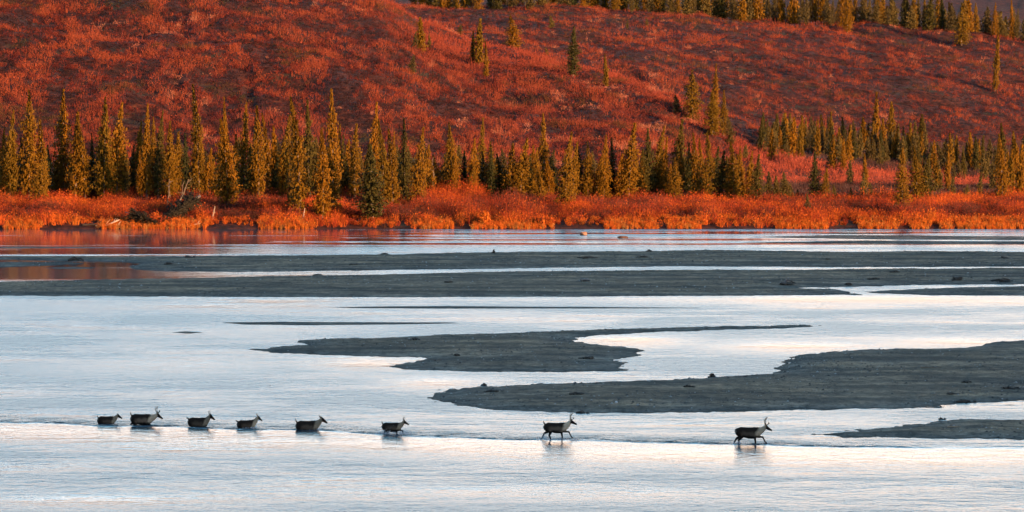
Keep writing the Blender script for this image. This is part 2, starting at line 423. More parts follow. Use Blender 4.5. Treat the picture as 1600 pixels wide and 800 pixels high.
def make_ground():
    ys = np.concatenate([np.array([-6000, -2500, -900, -400, -230, -190]), np.linspace(RIDGE_Y - 10, 10, 17), np.linspace(20, 200, 19), np.linspace(230, 545, 12),
                         np.arange(552, 640, 1.0), np.arange(640, 820, 1.2), np.arange(820, 1130, 1.6), np.arange(1130, 1500, 12), np.arange(1500, 2250, 30), np.array([2600, 3500, 5000, 9000])])
    tt = np.concatenate([[-12, -6, -3, -1.5, -0.8, -0.4, -0.25, -0.18], np.arange(-0.14, 0.1401, 0.0006), [0.18, 0.25, 0.4, 0.8, 1.5, 3, 6, 12]])
    Yg, Tg = np.meshgrid(ys, tt, indexing='ij')
    Xg = Tg * np.maximum(Yg, 400.0)
    Z = terrain(Xg, Yg)
    n, k = Yg.shape
    V = np.stack([Xg, Yg, Z], -1).reshape(-1, 3)
    i = np.arange(n * k).reshape(n, k)
    Fc = np.stack([i[:-1, :-1], i[:-1, 1:], i[1:, 1:], i[1:, :-1]], -1).reshape(-1)
    me = mesh_np('ground', V, Fc, 4, smooth=True)
    o = link('ground', me, M['ground']); tag(o, 'red brown tundra hills rising behind the far river bank', kind='structure')
make_ground()

def make_water():
    me = bpy.data.meshes.new('river')
    xs, ya, yb = 4000.0, 140.0, SHORE_Y + 2.5
    me.from_pydata([(-xs, ya, 0), (xs, ya, 0), (xs, yb, 0), (-xs, yb, 0)], [], [(0, 1, 2, 3)])
    o = link('river', me, M['water']); tag(o, 'pale blue river water with smooth and rippled stretches', kind='structure')
make_water()

# ------------------------------------------------------------------ sandbars
BARS = [
 ('far gravel bar below the wooded bank', [(-80, 402), (60, 401), (200, 402), (450, 399.5), (620, 398.5), (640, 396.5), (800, 394.5), (1000, 393), (1100, 391), (1300, 394), (1480, 393), (1600, 395), (1700, 395),
   (1700, 417), (1600, 416.5), (1300, 417.5), (1060, 416), (900, 418), (760, 420), (600, 422), (400, 425), (250, 424), (210, 421), (196, 417), (214, 412), (195, 409), (120, 408), (80, 407), (0, 405), (-80, 404)], None),
 ('short gravel finger in the pool', [(-80, 409.5), (40, 409.5), (110, 410), (130, 411.5), (90, 414.5), (0, 418), (-80, 419)], None),
 ('sliver of gravel in the pool', [(62, 418.5), (100, 417), (152, 417.5), (140, 420), (90, 420)], None),
 ('long gravel bar crossing the whole river', [(-80, 442), (0, 441), (130, 438), (220, 436.5), (300, 435), (380, 432.5), (500, 431), (620, 429), (740, 426), (800, 424.5), (1060, 422.5), (1200, 422.5), (1400, 420.5), (1600, 419.5), (1700, 419.5),
   (1700, 443.5), (1600, 444), (1430, 445.5), (1330, 448), (1245, 450), (1300, 452), (1330, 455.5), (1345, 460.5), (1200, 461.5), (900, 463.5), (600, 464.5), (300, 463.5), (0, 462), (-80, 462)], None),
 ('low gravel bar at the right edge', [(1345, 456), (1400, 453), (1500, 449), (1600, 447), (1700, 446.5), (1700, 463), (1600, 462), (1460, 461.5), (1380, 458.5)], None),
 ('thin mud bar under the right bank', [(1180, 370.5), (1300, 367.5), (1480, 368.5), (1600, 369.5), (1700, 369.5), (1700, 375), (1560, 375), (1400, 374.3), (1340, 373.5), (1250, 372)], None),
 ('dark mud bar near the right bank', [(1140, 379.3), (1260, 377.5), (1350, 376), (1500, 376.8), (1700, 377), (1700, 381.3), (1450, 381.3), (1300, 380.5)], None),
 ('hairline mud bar at the right shore', [(1250, 364.8), (1330, 363.8), (1420, 364.3), (1400, 365.2), (1300, 365.4)], None),
 ('hairline gravel strip at the left', [(-80, 386), (100, 385.6), (185, 386.7), (80, 387.6), (-80, 387.4)], None),
 ('thin gravel strip in mid river', [(510, 480), (600, 478.6), (700, 478.2), (900, 479.4), (1115, 481), (1000, 482), (700, 482.3), (560, 481.6)], None),
 ('low brown silt bar in mid river', [(345, 504), (430, 502.8), (700, 503.8), (720, 505), (620, 507), (470, 508.3), (380, 507)], None),
 ('tiny silt islet left of the herd path', [(268, 519.3), (290, 517.5), (318, 519.6), (295, 521.3)], None),
 ('hooked gravel bar in the middle of the river', [(398, 546.5), (430, 542), (480, 539), (488, 537), (468, 533.5), (490, 530.5), (560, 529), (640, 526), (700, 523), (760, 521.5), (900, 516.5), (1000, 513.5), (1080, 511.5), (1200, 509.5),
   (1270, 507), (1290, 508.5), (1250, 512), (1150, 515), (1080, 517), (960, 522), (900, 527.5), (888, 532), (905, 536.5), (960, 540), (1000, 545), (1013, 550), (1005, 554), (975, 559), (965, 562), (975, 565), (968, 572), (965, 576),
   (1000, 577.5), (960, 580), (860, 582), (740, 581), (640, 577.5), (600, 573.5), (615, 569), (650, 564), (668, 561), (620, 557.5), (520, 555.5), (440, 552)], None),
 ('large gravel bar reaching in from the right', [(675, 623), (685, 616), (700, 609), (720, 606), (760, 604), (840, 600), (900, 598), (1000, 594), (1080, 592), (1150, 588), (1200, 584.5), (1215, 577), (1220, 570), (1240, 558), (1270, 553),
   (1310, 549), (1400, 545), (1480, 545), (1530, 541), (1550, 535), (1600, 532), (1700, 529), (1700, 632), (1600, 632), (1500, 636), (1400, 637.5), (1250, 641), (1150, 643.5), (1000, 646), (880, 644.5), (780, 640.5), (700, 632)],
   [(1430, 635.5), (1500, 630.5), (1600, 626.5), (1710, 625.5), (1710, 629.5), (1560, 633.5), (1480, 637)]),
 ('small gravel spit at the lower right', [(1268, 678.5), (1300, 677), (1325, 674), (1300, 672), (1340, 671), (1390, 667), (1420, 662), (1480, 657.5), (1540, 655.5), (1700, 655.5), (1700, 689), (1600, 687), (1500, 685.5), (1400, 684.5), (1320, 683)], None),
]
def sdf(poly, X, Y):
    P = np.array(poly); n = len(P)
    dmin = np.full(X.shape, 1e18); ins = np.zeros(X.shape, bool)
    for i in range(n):
        ax, ay = P[i]; bx, by = P[(i + 1) % n]
        ex, ey = bx - ax, by - ay
        wx, wy = X - ax, Y - ay
        t = np.clip((wx * ex + wy * ey) / (ex * ex + ey * ey), 0, 1)
        dx, dy = wx - ex * t, wy - ey * t
        dmin = np.minimum(dmin, dx * dx + dy * dy)
        c = (ay > Y) != (by > Y)
        with np.errstate(divide='ignore', invalid='ignore'):
            xi = (bx - ax) * (Y - ay) / (by - ay) + ax
        ins ^= c & (X < xi)
    d = np.sqrt(dmin)
    return np.where(ins, d, -d)
BAR_DATA = []
def bar_z(d, X, Y, big):
    d2 = d + 0.9 * fbm(X / 1.6, Y / 4.0, 4, 51) * min(1, big) + 0.6 * fbm(X / 0.4, Y / 1.2, 3, 77) * min(1, big)
    top = 0.10 + 0.11 * min(1, big)
    z = np.where(d2 > 0, top * (1 - np.exp(-d2 / 2.2)), d2 * 0.06)
    return z + np.where(d2 > 0, np.minimum(d2 / 3, 1) * (0.07 * fbm(X / 5.0, Y / 9.0, 4, 61) + 0.04 * fbm(X / 0.9, Y / 1.6, 3, 71)), 0)
for label, px, hole in BARS:
    us = [p[0] for p in px]; vs = [p[1] for p in px]
    dv = max(vs) - min(vs)
    W = [on_water(*p) for p in px]; H = [on_water(*p) for p in hole] if hole else None
    stepv = 0.4 if dv < 8 else (0.6 if dv < 60 else 1.0)
    ug = np.arange(max(min(us) - 14, -60), min(max(us) + 14, 1660), 2.0 if dv < 60 else 2.5)
    vg = np.arange(min(vs) - 5, max(vs) + 4, stepv)
    Vg, Ug = np.meshgrid(vg, ug, indexing='ij')
    dy, dz = ray_yz(Vg); t = -HC / dz
    X = (Ug - 800) * t; Y = dy * t
    d = sdf(W, X, Y)
    if H: d = np.minimum(d, -sdf(H, X, Y))
    big = min(1.0, dv / 25.0)
    Z = bar_z(d, X, Y, big)
    n, k = X.shape
    V = np.stack([X, Y, Z], -1).reshape(-1, 3)
    i = np.arange(n * k).reshape(n, k)
    Fc = np.stack([i[1:, :-1], i[1:, 1:], i[:-1, 1:], i[:-1, :-1]], -1).reshape(-1, 4)
    keep = (Z.reshape(-1)[Fc].max(1) > -0.04)
    Fc = Fc[keep]
    used = np.unique(Fc); remap = -np.ones(n * k, int); remap[used] = np.arange(len(used))
    me = mesh_np('sandbar', V[used], remap[Fc].reshape(-1), 4, smooth=True)
    o = link('sandbar', me, M['sand']); tag(o, label, kind='structure')
    BAR_DATA.append((W, H, big))
def bar_height(x, y):
    z = 0.0
    X = np.array([x]); Y = np.array([y])
    for W, H, big in BAR_DATA:
        d = sdf(W, X, Y)
        if H: d = np.minimum(d, -sdf(H, X, Y))
        z = max(z, float(bar_z(d, X, Y, big)[0]))
    return z
def on_bar(u, v):
    x, y = on_water(u, v)
    for _ in range(3):
        z = bar_height(x, y); x, y = on_water(u, v, z)
    return x, y, z

# ------------------------------------------------------------------ shrubs and grass
def brush(name, P, h, r, C, nb, leaf=0.12, stem_frac=0.4, stem_w=0.04, up=0.8, jitter=0.25, label=''):
    """P (N,3) clump bases, h, r (N,) size, C (N,3) colours; nb pieces per clump; each piece one thin triangle"""
    n = len(P)
    k = n * nb
    idx = np.repeat(np.arange(n), nb)
    a = rng.uniform(0, 2 * math.pi, k); q = np.sqrt(rng.uniform(0, 1, k))
    rr = r[idx]; hh = h[idx] * rng.uniform(0.65, 1.1, k)
    stem = rng.uniform(0, 1, k) < stem_frac
    # stems: fan out of the base
    bx = P[idx, 0] + np.cos(a) * q * rr * 0.45; by = P[idx, 1] + np.sin(a) * q * rr * 0.45; bz = P[idx, 2] - 0.05
    dome = np.sqrt(np.clip(1 - q * q * 0.75, 0, 1))
    tx = P[idx, 0] + np.cos(a) * q * rr; ty = P[idx, 1] + np.sin(a) * q * rr; tz = P[idx, 2] + hh * dome
    # leaves: float inside the dome shell
    f = rng.uniform(0.35, 1.0, k)
    lx = bx + (tx - bx) * f; ly = by + (ty - by) * f; lz = bz + (tz - bz) * f
    wa = rng.uniform(0, 2 * math.pi, k)
    w = np.where(stem, stem_w, leaf * rng.uniform(0.6, 1.3, k))
    ox, oy = np.cos(wa) * w, np.sin(wa) * w * 0.6
    p0 = np.where(stem[:, None], np.stack([bx - ox, by - oy, bz], 1), np.stack([lx - ox, ly - oy, lz + rng.uniform(-.5, .5, k) * w], 1))
    p1 = np.where(stem[:, None], np.stack([bx + ox, by + oy, bz], 1), np.stack([lx + ox, ly + oy, lz + rng.uniform(-.5, .5, k) * w], 1))
    lt = rng.normal(0, 0.6, (k, 2)) * w[:, None]
    p2 = np.where(stem[:, None], np.stack([tx, ty, tz], 1), np.stack([lx + lt[:, 0], ly + lt[:, 1], lz + w * 2.0], 1))
    V = np.stack([p0, p1, p2], 1).reshape(-1, 3)
    cc = C[idx] * rng.uniform(1 - jitter, 1 + jitter, (k, 1)) * rng.uniform(0.92, 1.08, (k, 3))
    cc = np.repeat(cc, 3, 0)
    me = mesh_np(name, V, np.arange(len(V)), 3, cc)
    o = link(name, me, M['shrub'])
    tag(o, label, name.replace('_', ' '), kind='stuff')
    return o

def pick(pal, n, w=None):
    pal = np.array(pal, float)
    return pal[rng.choice(len(pal), n, p=w)]
RED = (0.16, 0.025, 0.012); CRIM = (0.25, 0.034, 0.011); ORG = (0.40, 0.078, 0.012); GOLD = (0.42, 0.105, 0.014)
MAUVE = (0.085, 0.026, 0.022); BRN = (0.070, 0.024, 0.013); GRN = (0.040, 0.034, 0.013); PALE = (0.36, 0.13, 0.08); PINK = (0.22, 0.045, 0.030)

# shore thicket (willow and dwarf birch)
def shore():
    n = 11000
    u = rng.uniform(-40, 1640, n); d = rng.uniform(0.5, 1, n) ** 1 * 0 + rng.beta(1.1, 1.3, n) * 46 + 1.0
    y = SHORE_Y + d
    x = xcol(u, y)
    z = terrain(x, y)
    big = fbm(x / 7.0, y / 9.0, 3, 91)
    hsc = np.interp(u, [0, 400, 560, 640, 700, 780, 900, 1600], [1.0, 0.95, .9, 1.05, 1.5, 1.4, 1.0, 0.95])
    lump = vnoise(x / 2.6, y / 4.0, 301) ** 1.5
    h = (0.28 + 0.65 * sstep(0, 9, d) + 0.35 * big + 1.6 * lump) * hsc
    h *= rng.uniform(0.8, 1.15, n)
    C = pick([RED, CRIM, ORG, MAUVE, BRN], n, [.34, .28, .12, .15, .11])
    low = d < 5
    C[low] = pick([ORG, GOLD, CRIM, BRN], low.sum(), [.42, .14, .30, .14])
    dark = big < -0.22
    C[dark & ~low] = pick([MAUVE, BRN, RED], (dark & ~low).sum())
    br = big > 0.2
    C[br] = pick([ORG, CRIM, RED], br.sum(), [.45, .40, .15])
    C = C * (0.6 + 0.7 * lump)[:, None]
    keep = (z > 0.05)
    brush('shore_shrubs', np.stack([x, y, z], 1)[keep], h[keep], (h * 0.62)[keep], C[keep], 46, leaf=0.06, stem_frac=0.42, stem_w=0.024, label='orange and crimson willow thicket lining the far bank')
    n = 9000
    u = rng.uniform(-40, 1640, n); d = rng.uniform(-0.9, 4.5, n); y = SHORE_Y + d; x = xcol(u, y); z = terrain(x, y)
    keep = (z > -0.15) & (fbm(x / 3.0, y * 0, 3, 14) > -0.12)
    C = pick([ORG, GOLD, (0.32, 0.13, 0.035), BRN], n, [.4, .35, .15, .1])
    h = rng.uniform(0.35, 0.9, n)
    brush('bank_grass', np.stack([x, y, np.maximum(z, 0)], 1)[keep], h[keep], (h * 0.5)[keep], C[keep], 20, leaf=0.06, stem_frac=0.85, stem_w=0.022, label='golden orange grass hanging over the water edge')
shore()

def hill_brush():
    # clumps over the hill faces that look towards the river
    n = 170000
    u = rng.uniform(-60, 1660, n); y = rng.uniform(606, 1135, n)
    y = np.where(rng.uniform(0, 1, n) < 0.45, rng.uniform(606, 815, n), np.where(rng.uniform(0, 1, n) < .6, rng.uniform(860, 1135, n), y))
    x = xcol(u, y); z = terrain(x, y)
    S = np.interp(u, [a for a, _ in S_TAB], [b for _, b in S_TAB])
    yA = np.interp(u, [-300, 500, 900, 1180, 1300, 1500], [800, 800, 760, 700, 685, 680])
    vis = (y < yA + 8) | (z > zrow(y, S) - 3)           # nothing stands where hill A hides the ground
    p1 = fbm(x / 26.0, y / 30.0, 4, 123); p2 = fbm(x / 4.0, y / 7.5 + x / 11.0, 4, 150); p3 = fbm(x / 1.5, y / 3.0, 2, 160)
    keep = vis
    h = rng.uniform(0.28, 0.8, n) * np.clip(1 + 1.6 * p2 + .6 * p3, .45, 2.2) * np.where(rng.uniform(0, 1, n) < .06, 1.7, 1.0)
    dk, md, br = np.array((0.022, 0.009, 0.010)), np.array((0.115, 0.017, 0.012)), np.array((0.225, 0.045, 0.020))
    t = np.clip(0.46 + 0.28 * p1 + 1.5 * p2 + 0.85 * p3 + rng.normal(0, 0.17, n), 0, 1)[:, None]
    C = np.where(t < .5, dk + (md - dk) * t * 2, md + (br - md) * (t * 2 - 1))
    q = np.clip(0.45 + 1.5 * fbm(x / 13.0, y / 20.0, 3, 190), 0, 1)[:, None]
    C = C * (1 - q * .5) + q * .5 * (C * 0.5 + np.array((0.040, 0.012, 0.014)))
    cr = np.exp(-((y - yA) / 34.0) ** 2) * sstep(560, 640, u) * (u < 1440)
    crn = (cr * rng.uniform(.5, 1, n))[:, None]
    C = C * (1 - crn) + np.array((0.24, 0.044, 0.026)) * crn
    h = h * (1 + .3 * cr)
    gr = (fbm(x / 8.0, y / 12.0, 3, 211) > 0.34) & (rng.uniform(0, 1, n) < .7)
    C[gr] = C[gr] * .35 + np.array(GRN) * .65
    spot = (rng.uniform(0, 1, n) < .05) & (fbm(x / 9.0, y / 14.0, 3, 231) > -.1)
    C[spot] = np.array((0.013, 0.012, 0.010)); h[spot] *= 1.7
    pale = (fbm(x / 2.4, y / 4.0, 2, 177) > 0.52) & (fbm(x / 30.0, y / 40.0, 2, 178) > -0.05)
    C[pale] = C[pale] * .4 + np.array(PALE) * .6
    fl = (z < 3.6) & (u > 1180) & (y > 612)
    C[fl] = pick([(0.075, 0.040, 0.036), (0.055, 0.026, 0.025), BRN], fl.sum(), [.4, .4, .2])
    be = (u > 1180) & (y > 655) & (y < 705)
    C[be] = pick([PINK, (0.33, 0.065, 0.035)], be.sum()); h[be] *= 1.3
    k = keep
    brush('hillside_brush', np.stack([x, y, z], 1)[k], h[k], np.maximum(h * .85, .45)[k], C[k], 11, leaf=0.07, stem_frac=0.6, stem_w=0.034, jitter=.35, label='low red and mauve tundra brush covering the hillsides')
hill_brush()

# ------------------------------------------------------------------ spruces
def tube_np(pts, rads, seg=8):
    V = []; Fc = []
    n = len(pts)
    for i, (p, r) in enumerate(zip(pts, rads)):
        p = Vector(p)
        a = Vector(pts[max(i - 1, 0)]); b = Vector(pts[min(i + 1, n - 1)])
        dirv = (b - a).normalized()
        side = dirv.cross(Vector((0, 1, 0.01)))
        if side.length < 0.05: side = dirv.cross(Vector((1, 0, 0)))
        side.normalize(); up = side.cross(dirv)
        rs, ru = (r if isinstance(r, tuple) else (r, r))
        for s in range(seg):
            t = 2 * math.pi * s / seg
            V.append(p + side * math.cos(t) * rs + up * math.sin(t) * ru)
    for i in range(n - 1):
        for s in range(seg):
            a = i * seg + s; b = i * seg + (s + 1) % seg
            Fc.append((a, b, b + seg, a + seg))
    Fc.append(tuple(range(seg - 1, -1, -1))); Fc.append(tuple(range((n - 1) * seg, n * seg)))
    return V, Fc
def make_spruce(seed, H, Rm, dens=1.0, power=0.75, mat='crown_olive', top_dark=False, layered=False, lean=0.0, bare=0.06):
    """one spruce: returns (trunk mesh, crown mesh), base at the origin, height H"""
    r = np.random.default_rng(seed)
    bend = r.normal(0, 0.012, 2)
    def axis(z): return np.array([bend[0] * z * z / H * 3 + lean * z, bend[1] * z * z / H * 3])
    zs = np.linspace(-0.4, H * 0.97, 9)
    pts = [(*axis(max(z, 0)), z) for z in zs]
    rad = [max(0.014, 0.013 * H * (1 - z / H) ** 0.9) if z > 0 else 0.015 * H for z in zs]
    V, Fc = tube_np(pts, rad, 7)
    tm = bpy.data.meshes.new('trunk'); tm.from_pydata([tuple(v) for v in V], [], Fc); tm.materials.append(M['bark'])
    for p in tm.polygons: p.use_smooth = True
    quads = []; cols = []
    z = H * bare
    ph1, ph2 = r.uniform(0, 6.28, 2)
    gaps = r.uniform(0, 1, 40)
    while z < H * 0.995:
        t = z / H
        env = Rm * (0.12 * (1 - t) + 0.88 * min(1.0, (1 - t) / 0.50) ** (power + 0.25)) * (0.6 + 0.4 * min(1, t / 0.2 + 0.25))
        env *= 1 + 0.16 * math.sin(t * 19 + ph1) + 0.10 * math.sin(t * 43 + ph2)
        env = max(env, 0.14)
        nb = max(4, int(round((6 + 5 * (env / Rm)) * dens)))
        off = r.uniform(0, 6.28)
        for i in range(nb):
            a = off + 2 * math.pi * i / nb + r.normal(0, 0.25)
            L = env * r.uniform(0.62, 1.12)
            if r.uniform() < 0.06: L *= 1.25
            if r.uniform() < 0.10: continue
            droop = r.uniform(0.22, 0.5) * (1.0 - 0.6 * t)
            ax = axis(z)
            ca, sa = math.cos(a), math.sin(a)
            ns = 3 if L > 0.8 else 2
            shade = r.uniform(0.75, 1.2)
            for s in range(ns * 5):
                f = (s // 5 + r.uniform(0.1, 1.0)) / ns
                f = min(f, 1.0)
                cx = ax[0] + ca * L * f; cy = ax[1] + sa * L * f
                cz = z - droop * L * f + 0.18 * L * f * f + r.normal(0, 0.04)
                ln = (0.26 + 0.16 * (1 - f)) * (0.7 + 0.5 * L) * r.uniform(0.7, 1.2); ln = min(ln * 0.62, 0.28)
                wd = ln * r.uniform(0.38, 0.62)
                a2 = a + r.normal(0, 0.7)
                dx, dy = math.cos(a2) * ln, math.sin(a2) * ln
                dzv = -r.uniform(0.05, 0.6) * ln
                sxv, syv = -math.sin(a2) * wd, math.cos(a2) * wd
                tz = r.normal(0, 0.35) * wd
                quads.append([(cx - dx * .5, cy - dy * .5, cz - dzv * .5), (cx + sxv * .5, cy + syv * .5, cz + tz), (cx + dx * .5, cy + dy * .5, cz + dzv * .5), (cx - sxv * .5, cy - syv * .5, cz - tz)])
                k = shade * r.uniform(0.88, 1.12)
                warm = r.uniform(0.9, 1.15)
                cols.append((k * warm, k, k * 0.95))
                if r.uniform() < 0.5:   # hanging twig
                    hl = r.uniform(0.14, 0.34); hw = hl * 0.45; hb = r.uniform(0, 6.28)
                    hx, hy = math.cos(hb) * hw, math.sin(hb) * hw
                    quads.append([(cx - hx * .5, cy - hy * .5, cz), (cx + hx * .5, cy + hy * .5, cz), (cx + hx * .25, cy + hy * .2, cz - hl), (cx - hx * .2, cy - hy * .25, cz - hl)])
                    cols.append((k * .95, k * .95, k * .9))
        z += (0.19 + 0.10 * r.uniform()) * (1.9 if layered and r.uniform() < 0.5 else 1.0) * (0.8 + 0.3 * (H / 13))
    # leader
    ax = axis(H)
    for i in range(4):
        b = i * 1.57
        quads.append([(ax[0], ax[1], H - 0.75), (ax[0] + math.cos(b) * .10, ax[1] + math.sin(b) * .10, H - .5), (ax[0], ax[1], H + 0.05), (ax[0] - math.cos(b) * .04, ax[1] - math.sin(b) * .04, H - .4)])
        cols.append((1, 1, 1))
    Q = np.array(quads).reshape(-1, 3)
    cm = mesh_np('crown', Q, np.arange(len(Q)), 4, np.repeat(np.array(cols), 4, 0))
    cm.materials.append(M[mat])
    return tm, cm
PROTO = {}
def protos(kind, n, **kw):
    PROTO[kind] = []
    for i in range(n):
        k = dict(kw); k['Rm'] = kw['Rm'] * (0.9 + 0.25 * ((i * 37) % 7) / 6)
        if 'H' not in k: k['H'] = 13
        PROTO[kind].append((make_spruce(hash_seed(kind, i), **k), k['H'], k['Rm']))
def hash_seed(s, i): return sum(ord(c) * (j + 3) for j, c in enumerate(s)) * 13 + i
protos('tall', 6, H=14, Rm=1.15, power=0.62)
protos('full', 6, H=12, Rm=1.6, power=0.78)
protos('dark', 4, H=12, Rm=1.2, power=0.7, mat='crown_dark')
protos('layer', 2, H=7.5, Rm=1.7, power=0.7, mat='crown_dark', layered=True)
protos('small', 6, H=7.5, Rm=0.72, power=0.6, dens=0.9)
protos('sdark', 3, H=7.5, Rm=0.8, power=0.65, mat='crown_dark')

GY = np.arange(SHORE_Y + 1, 1400, 1.0)
def hit(u, v):
    """where the ray through (u, v) first meets the ground beyond the river"""
    dy, dz = ray_yz(v)
    X = GY * (u - 800) / dy; Zr = HC + GY * dz / dy
    T = terrain(X, GY)
    k = np.nonzero(T >= Zr)[0]
    if len(k) == 0: return None
    k = k[0]
    return X[k], GY[k], T[k]
TREES = []        # (u, top, root object, kind, height m, width px)
def plant(u, top, base, wpx, kind, stand, y=None):
    if y is None:
        h = hit(u, base)
        if h is None: return
        x, yy, z = h
    else:
        yy = y; x = xcol(u, yy); z = float(terrain(np.array([x]), np.array([yy]))[0])
    Ht = float(zrow(yy, top) - z)
    if Ht < 0.8: return
    (tm, cm), H, Rm = random.choice(PROTO[kind])
    root = empty('spruce_tree', (x, yy, z), random.uniform(0, 6.28))
    wm = wpx * yy / F
    s = Ht / H; sr = (wm / 2) / Rm * (1.22 if stand in ('bank', 'valley') else 1.2)
    sr = min(max(sr, s * 0.4), s * 3.2)
    root.scale = (sr, sr, s)
    root.rotation_euler = (random.gauss(0, .018), random.gauss(0, .018), random.uniform(0, 6.28))
    link('trunk', tm, None, root); link('crown', cm, None, root)
    TREES.append(dict(proto=(tm, cm), px=Ht * F / yy, u=u, top=top, root=root, kind=kind, h=Ht, w=wm, stand=stand, y=yy))
    return root

BANK = [(5,200,305,22,'full'),(15,170,312,24,'full'),(45,138,318,34,'full'),(60,238,324,26,'full'),(66,185,312,20,'tall'),(78,225,304,14,'dark'),(99,138,308,28,'tall'),(118,173,314,26,'tall'),(133,180,316,24,'full'),
 (143,208,308,13,'dark'),(162,150,320,32,'full'),(183,158,320,30,'full'),(196,215,312,15,'dark'),(34,215,306,18,'dark'),(88,250,308,16,'small'),(110,240,306,16,'dark'),(172,235,310,18,'dark'),
 (206,225,306,14,'dark'),(214,188,306,17,'tall'),(229,160,312,18,'tall'),(241,182,308,15,'tall'),(247,172,312,18,'dark'),(265,188,312,24,'full'),(275,205,310,20,'tall'),(291,208,310,15,'dark'),(311,130,312,22,'tall'),
 (300,262,318,26,'sdark'),(325,230,314,16,'tall'),(334,245,316,14,'small'),(345,176,314,17,'tall'),(354,150,306,14,'tall'),(356,184,330,38,'full'),(368,240,318,20,'dark'),(380,158,306,20,'tall'),(390,225,308,16,'dark'),
 (397,190,308,16,'dark'),(404,163,322,24,'tall'),(421,175,306,16,'tall'),(432,235,308,14,'dark'),(443,178,318,24,'tall'),(458,188,336,22,'tall'),(468,150,342,28,'tall'),(483,155,312,20,'dark'),(496,225,310,16,'dark'),
 (504,200,342,28,'full'),(520,137,338,26,'tall'),(533,210,308,16,'dark'),(541,250,308,14,'sdark'),(554,192,316,21,'tall'),(572,262,310,14,'dark'),(583,158,318,20,'tall'),(581,225,344,40,'dark'),(600,185,330,24,'full'),
 (614,200,330,20,'tall'),(624,240,318,18,'dark'),(631,185,324,22,'dark'),(652,197,328,28,'full'),(664,225,310,20,'tall'),(674,250,308,14,'small'),(684,242,306,16,'tall'),(696,232,306,20,'dark'),(706,190,308,26,'full'),
 (725,235,306,18,'dark'),(738,215,308,22,'full'),(751,183,306,16,'tall'),(759,235,307,14,'dark'),(767,220,308,24,'full'),(783,240,308,22,'dark'),(797,222,318,30,'full'),(813,215,318,30,'full'),(826,240,314,18,'dark'),
 (838,230,318,20,'full'),(850,175,306,18,'tall'),(846,268,322,18,'small'),(866,245,316,24,'dark'),(883,205,330,28,'full'),(895,222,318,18,'tall'),(907,225,316,18,'dark'),(918,220,318,20,'full'),(932,240,316,18,'tall'),
 (944,210,320,20,'full'),(957,215,316,17,'dark'),(968,240,318,18,'tall'),(981,190,318,28,'tall'),(994,235,316,18,'full'),(1005,232,316,20,'dark'),(1013,200,314,22,'dark'),(1023,195,314,20,'tall'),(1037,230,316,18,'full'),
 (1049,255,318,18,'tall'),(1059,185,306,26,'dark'),(1055,245,320,22,'full'),(1076,222,316,17,'dark'),(1086,207,316,18,'tall'),(1098,215,316,15,'tall'),(1108,205,318,22,'full'),(1126,235,318,22,'dark'),(1146,220,320,26,'full'),
 (1159,240,318,18,'tall'),(1171,235,319,18,'full'),(1183,240,322,22,'dark')]
for t in BANK: plant(*t, 'bank')
for i in range(30):       # a darker second row behind the first
    uu = [128, 22, 157, 222, 256, 283, 320, 372, 412, 434, 450, 492, 512, 546, 562, 593, 622, 642, 716, 745, 775, 789, 804, 860, 889, 925, 1030, 1069, 1117, 1136][i]
    plant(uu, [228, 240, 218, 205, 232, 214, 222, 214, 225, 215, 226, 214, 230, 226, 238, 210, 226, 232, 226, 238, 246, 232, 244, 234, 240, 236, 228, 232, 228, 244][i], 300, 20, 'dark', 'bank', y=632 + (i * 7) % 13)
r4 = random.Random(5)
for i in range(48):       # slim young spruces filling the row
    uu = 4 + 1176 * (i + r4.uniform(-.4, .4)) / 48
    lift = np.interp(uu, [0, 500, 700, 1180], [0, 0, 22, 22])
    plant(uu, r4.uniform(188, 246) + lift, r4.uniform(303, 316), r4.uniform(12, 19), r4.choice(['tall', 'small', 'tall', 'dark', 'full']), 'bank')
RIGHT = [(1201,268,316,14,'small'),(1213,275,317,14,'small'),(1226,268,317,22,'full'),(1237,288,317,12,'small'),(1246,296,316,8,'small'),(1262,302,338,10,'small'),(1273,236,318,20,'dark'),(1289,262,318,15,'tall'),(1304,288,314,8,'small'),
 (1330,292,316,8,'small'),(1350,270,316,13,'small'),(1360,285,314,12,'small'),(1344,300,318,8,'small'),(1388,303,314,8,'small'),(1410,230,338,24,'tall'),(1433,228,324,30,'full'),(1447,242,323,38,'layer'),(1488,275,316,12,'small'),(1510,287,317,16,'layer'),
 (1530,268,314,10,'small'),(1566,213,318,24,'full'),(1580,240,312,15,'small'),(1595,225,312,16,'small')]
for t in RIGHT: plant(*t, 'right shore')
HILL = [(649,50,78,9,'small'),(658,26,84,15,'small'),(643,85,116,12,'small'),(671,52,80,6,'small'),(718,38,56,9,'small'),(738,48,100,9,'small'),(748,28,102,16,'small'),(760,64,122,8,'small'),(803,22,77,24,'full'),(895,40,120,19,'dark'),
 (862,24,44,9,'small'),(855,74,87,6,'small'),(947,84,137,9,'small'),(980,31,46,4,'small'),(1011,27,43,5,'small'),(1058,148,180,13,'small'),(1082,108,190,30,'full'),(1116,98,212,14,'tall'),(1113,140,214,26,'full'),(1130,140,214,13,'tall'),
 (1141,180,228,15,'tall'),(1164,225,250,10,'sdark'),(1555,44,145,10,'small'),(1502,-2,72,26,'full'),(1545,-30,45,22,'full')]
for t in HILL: plant(*t, 'hillside')
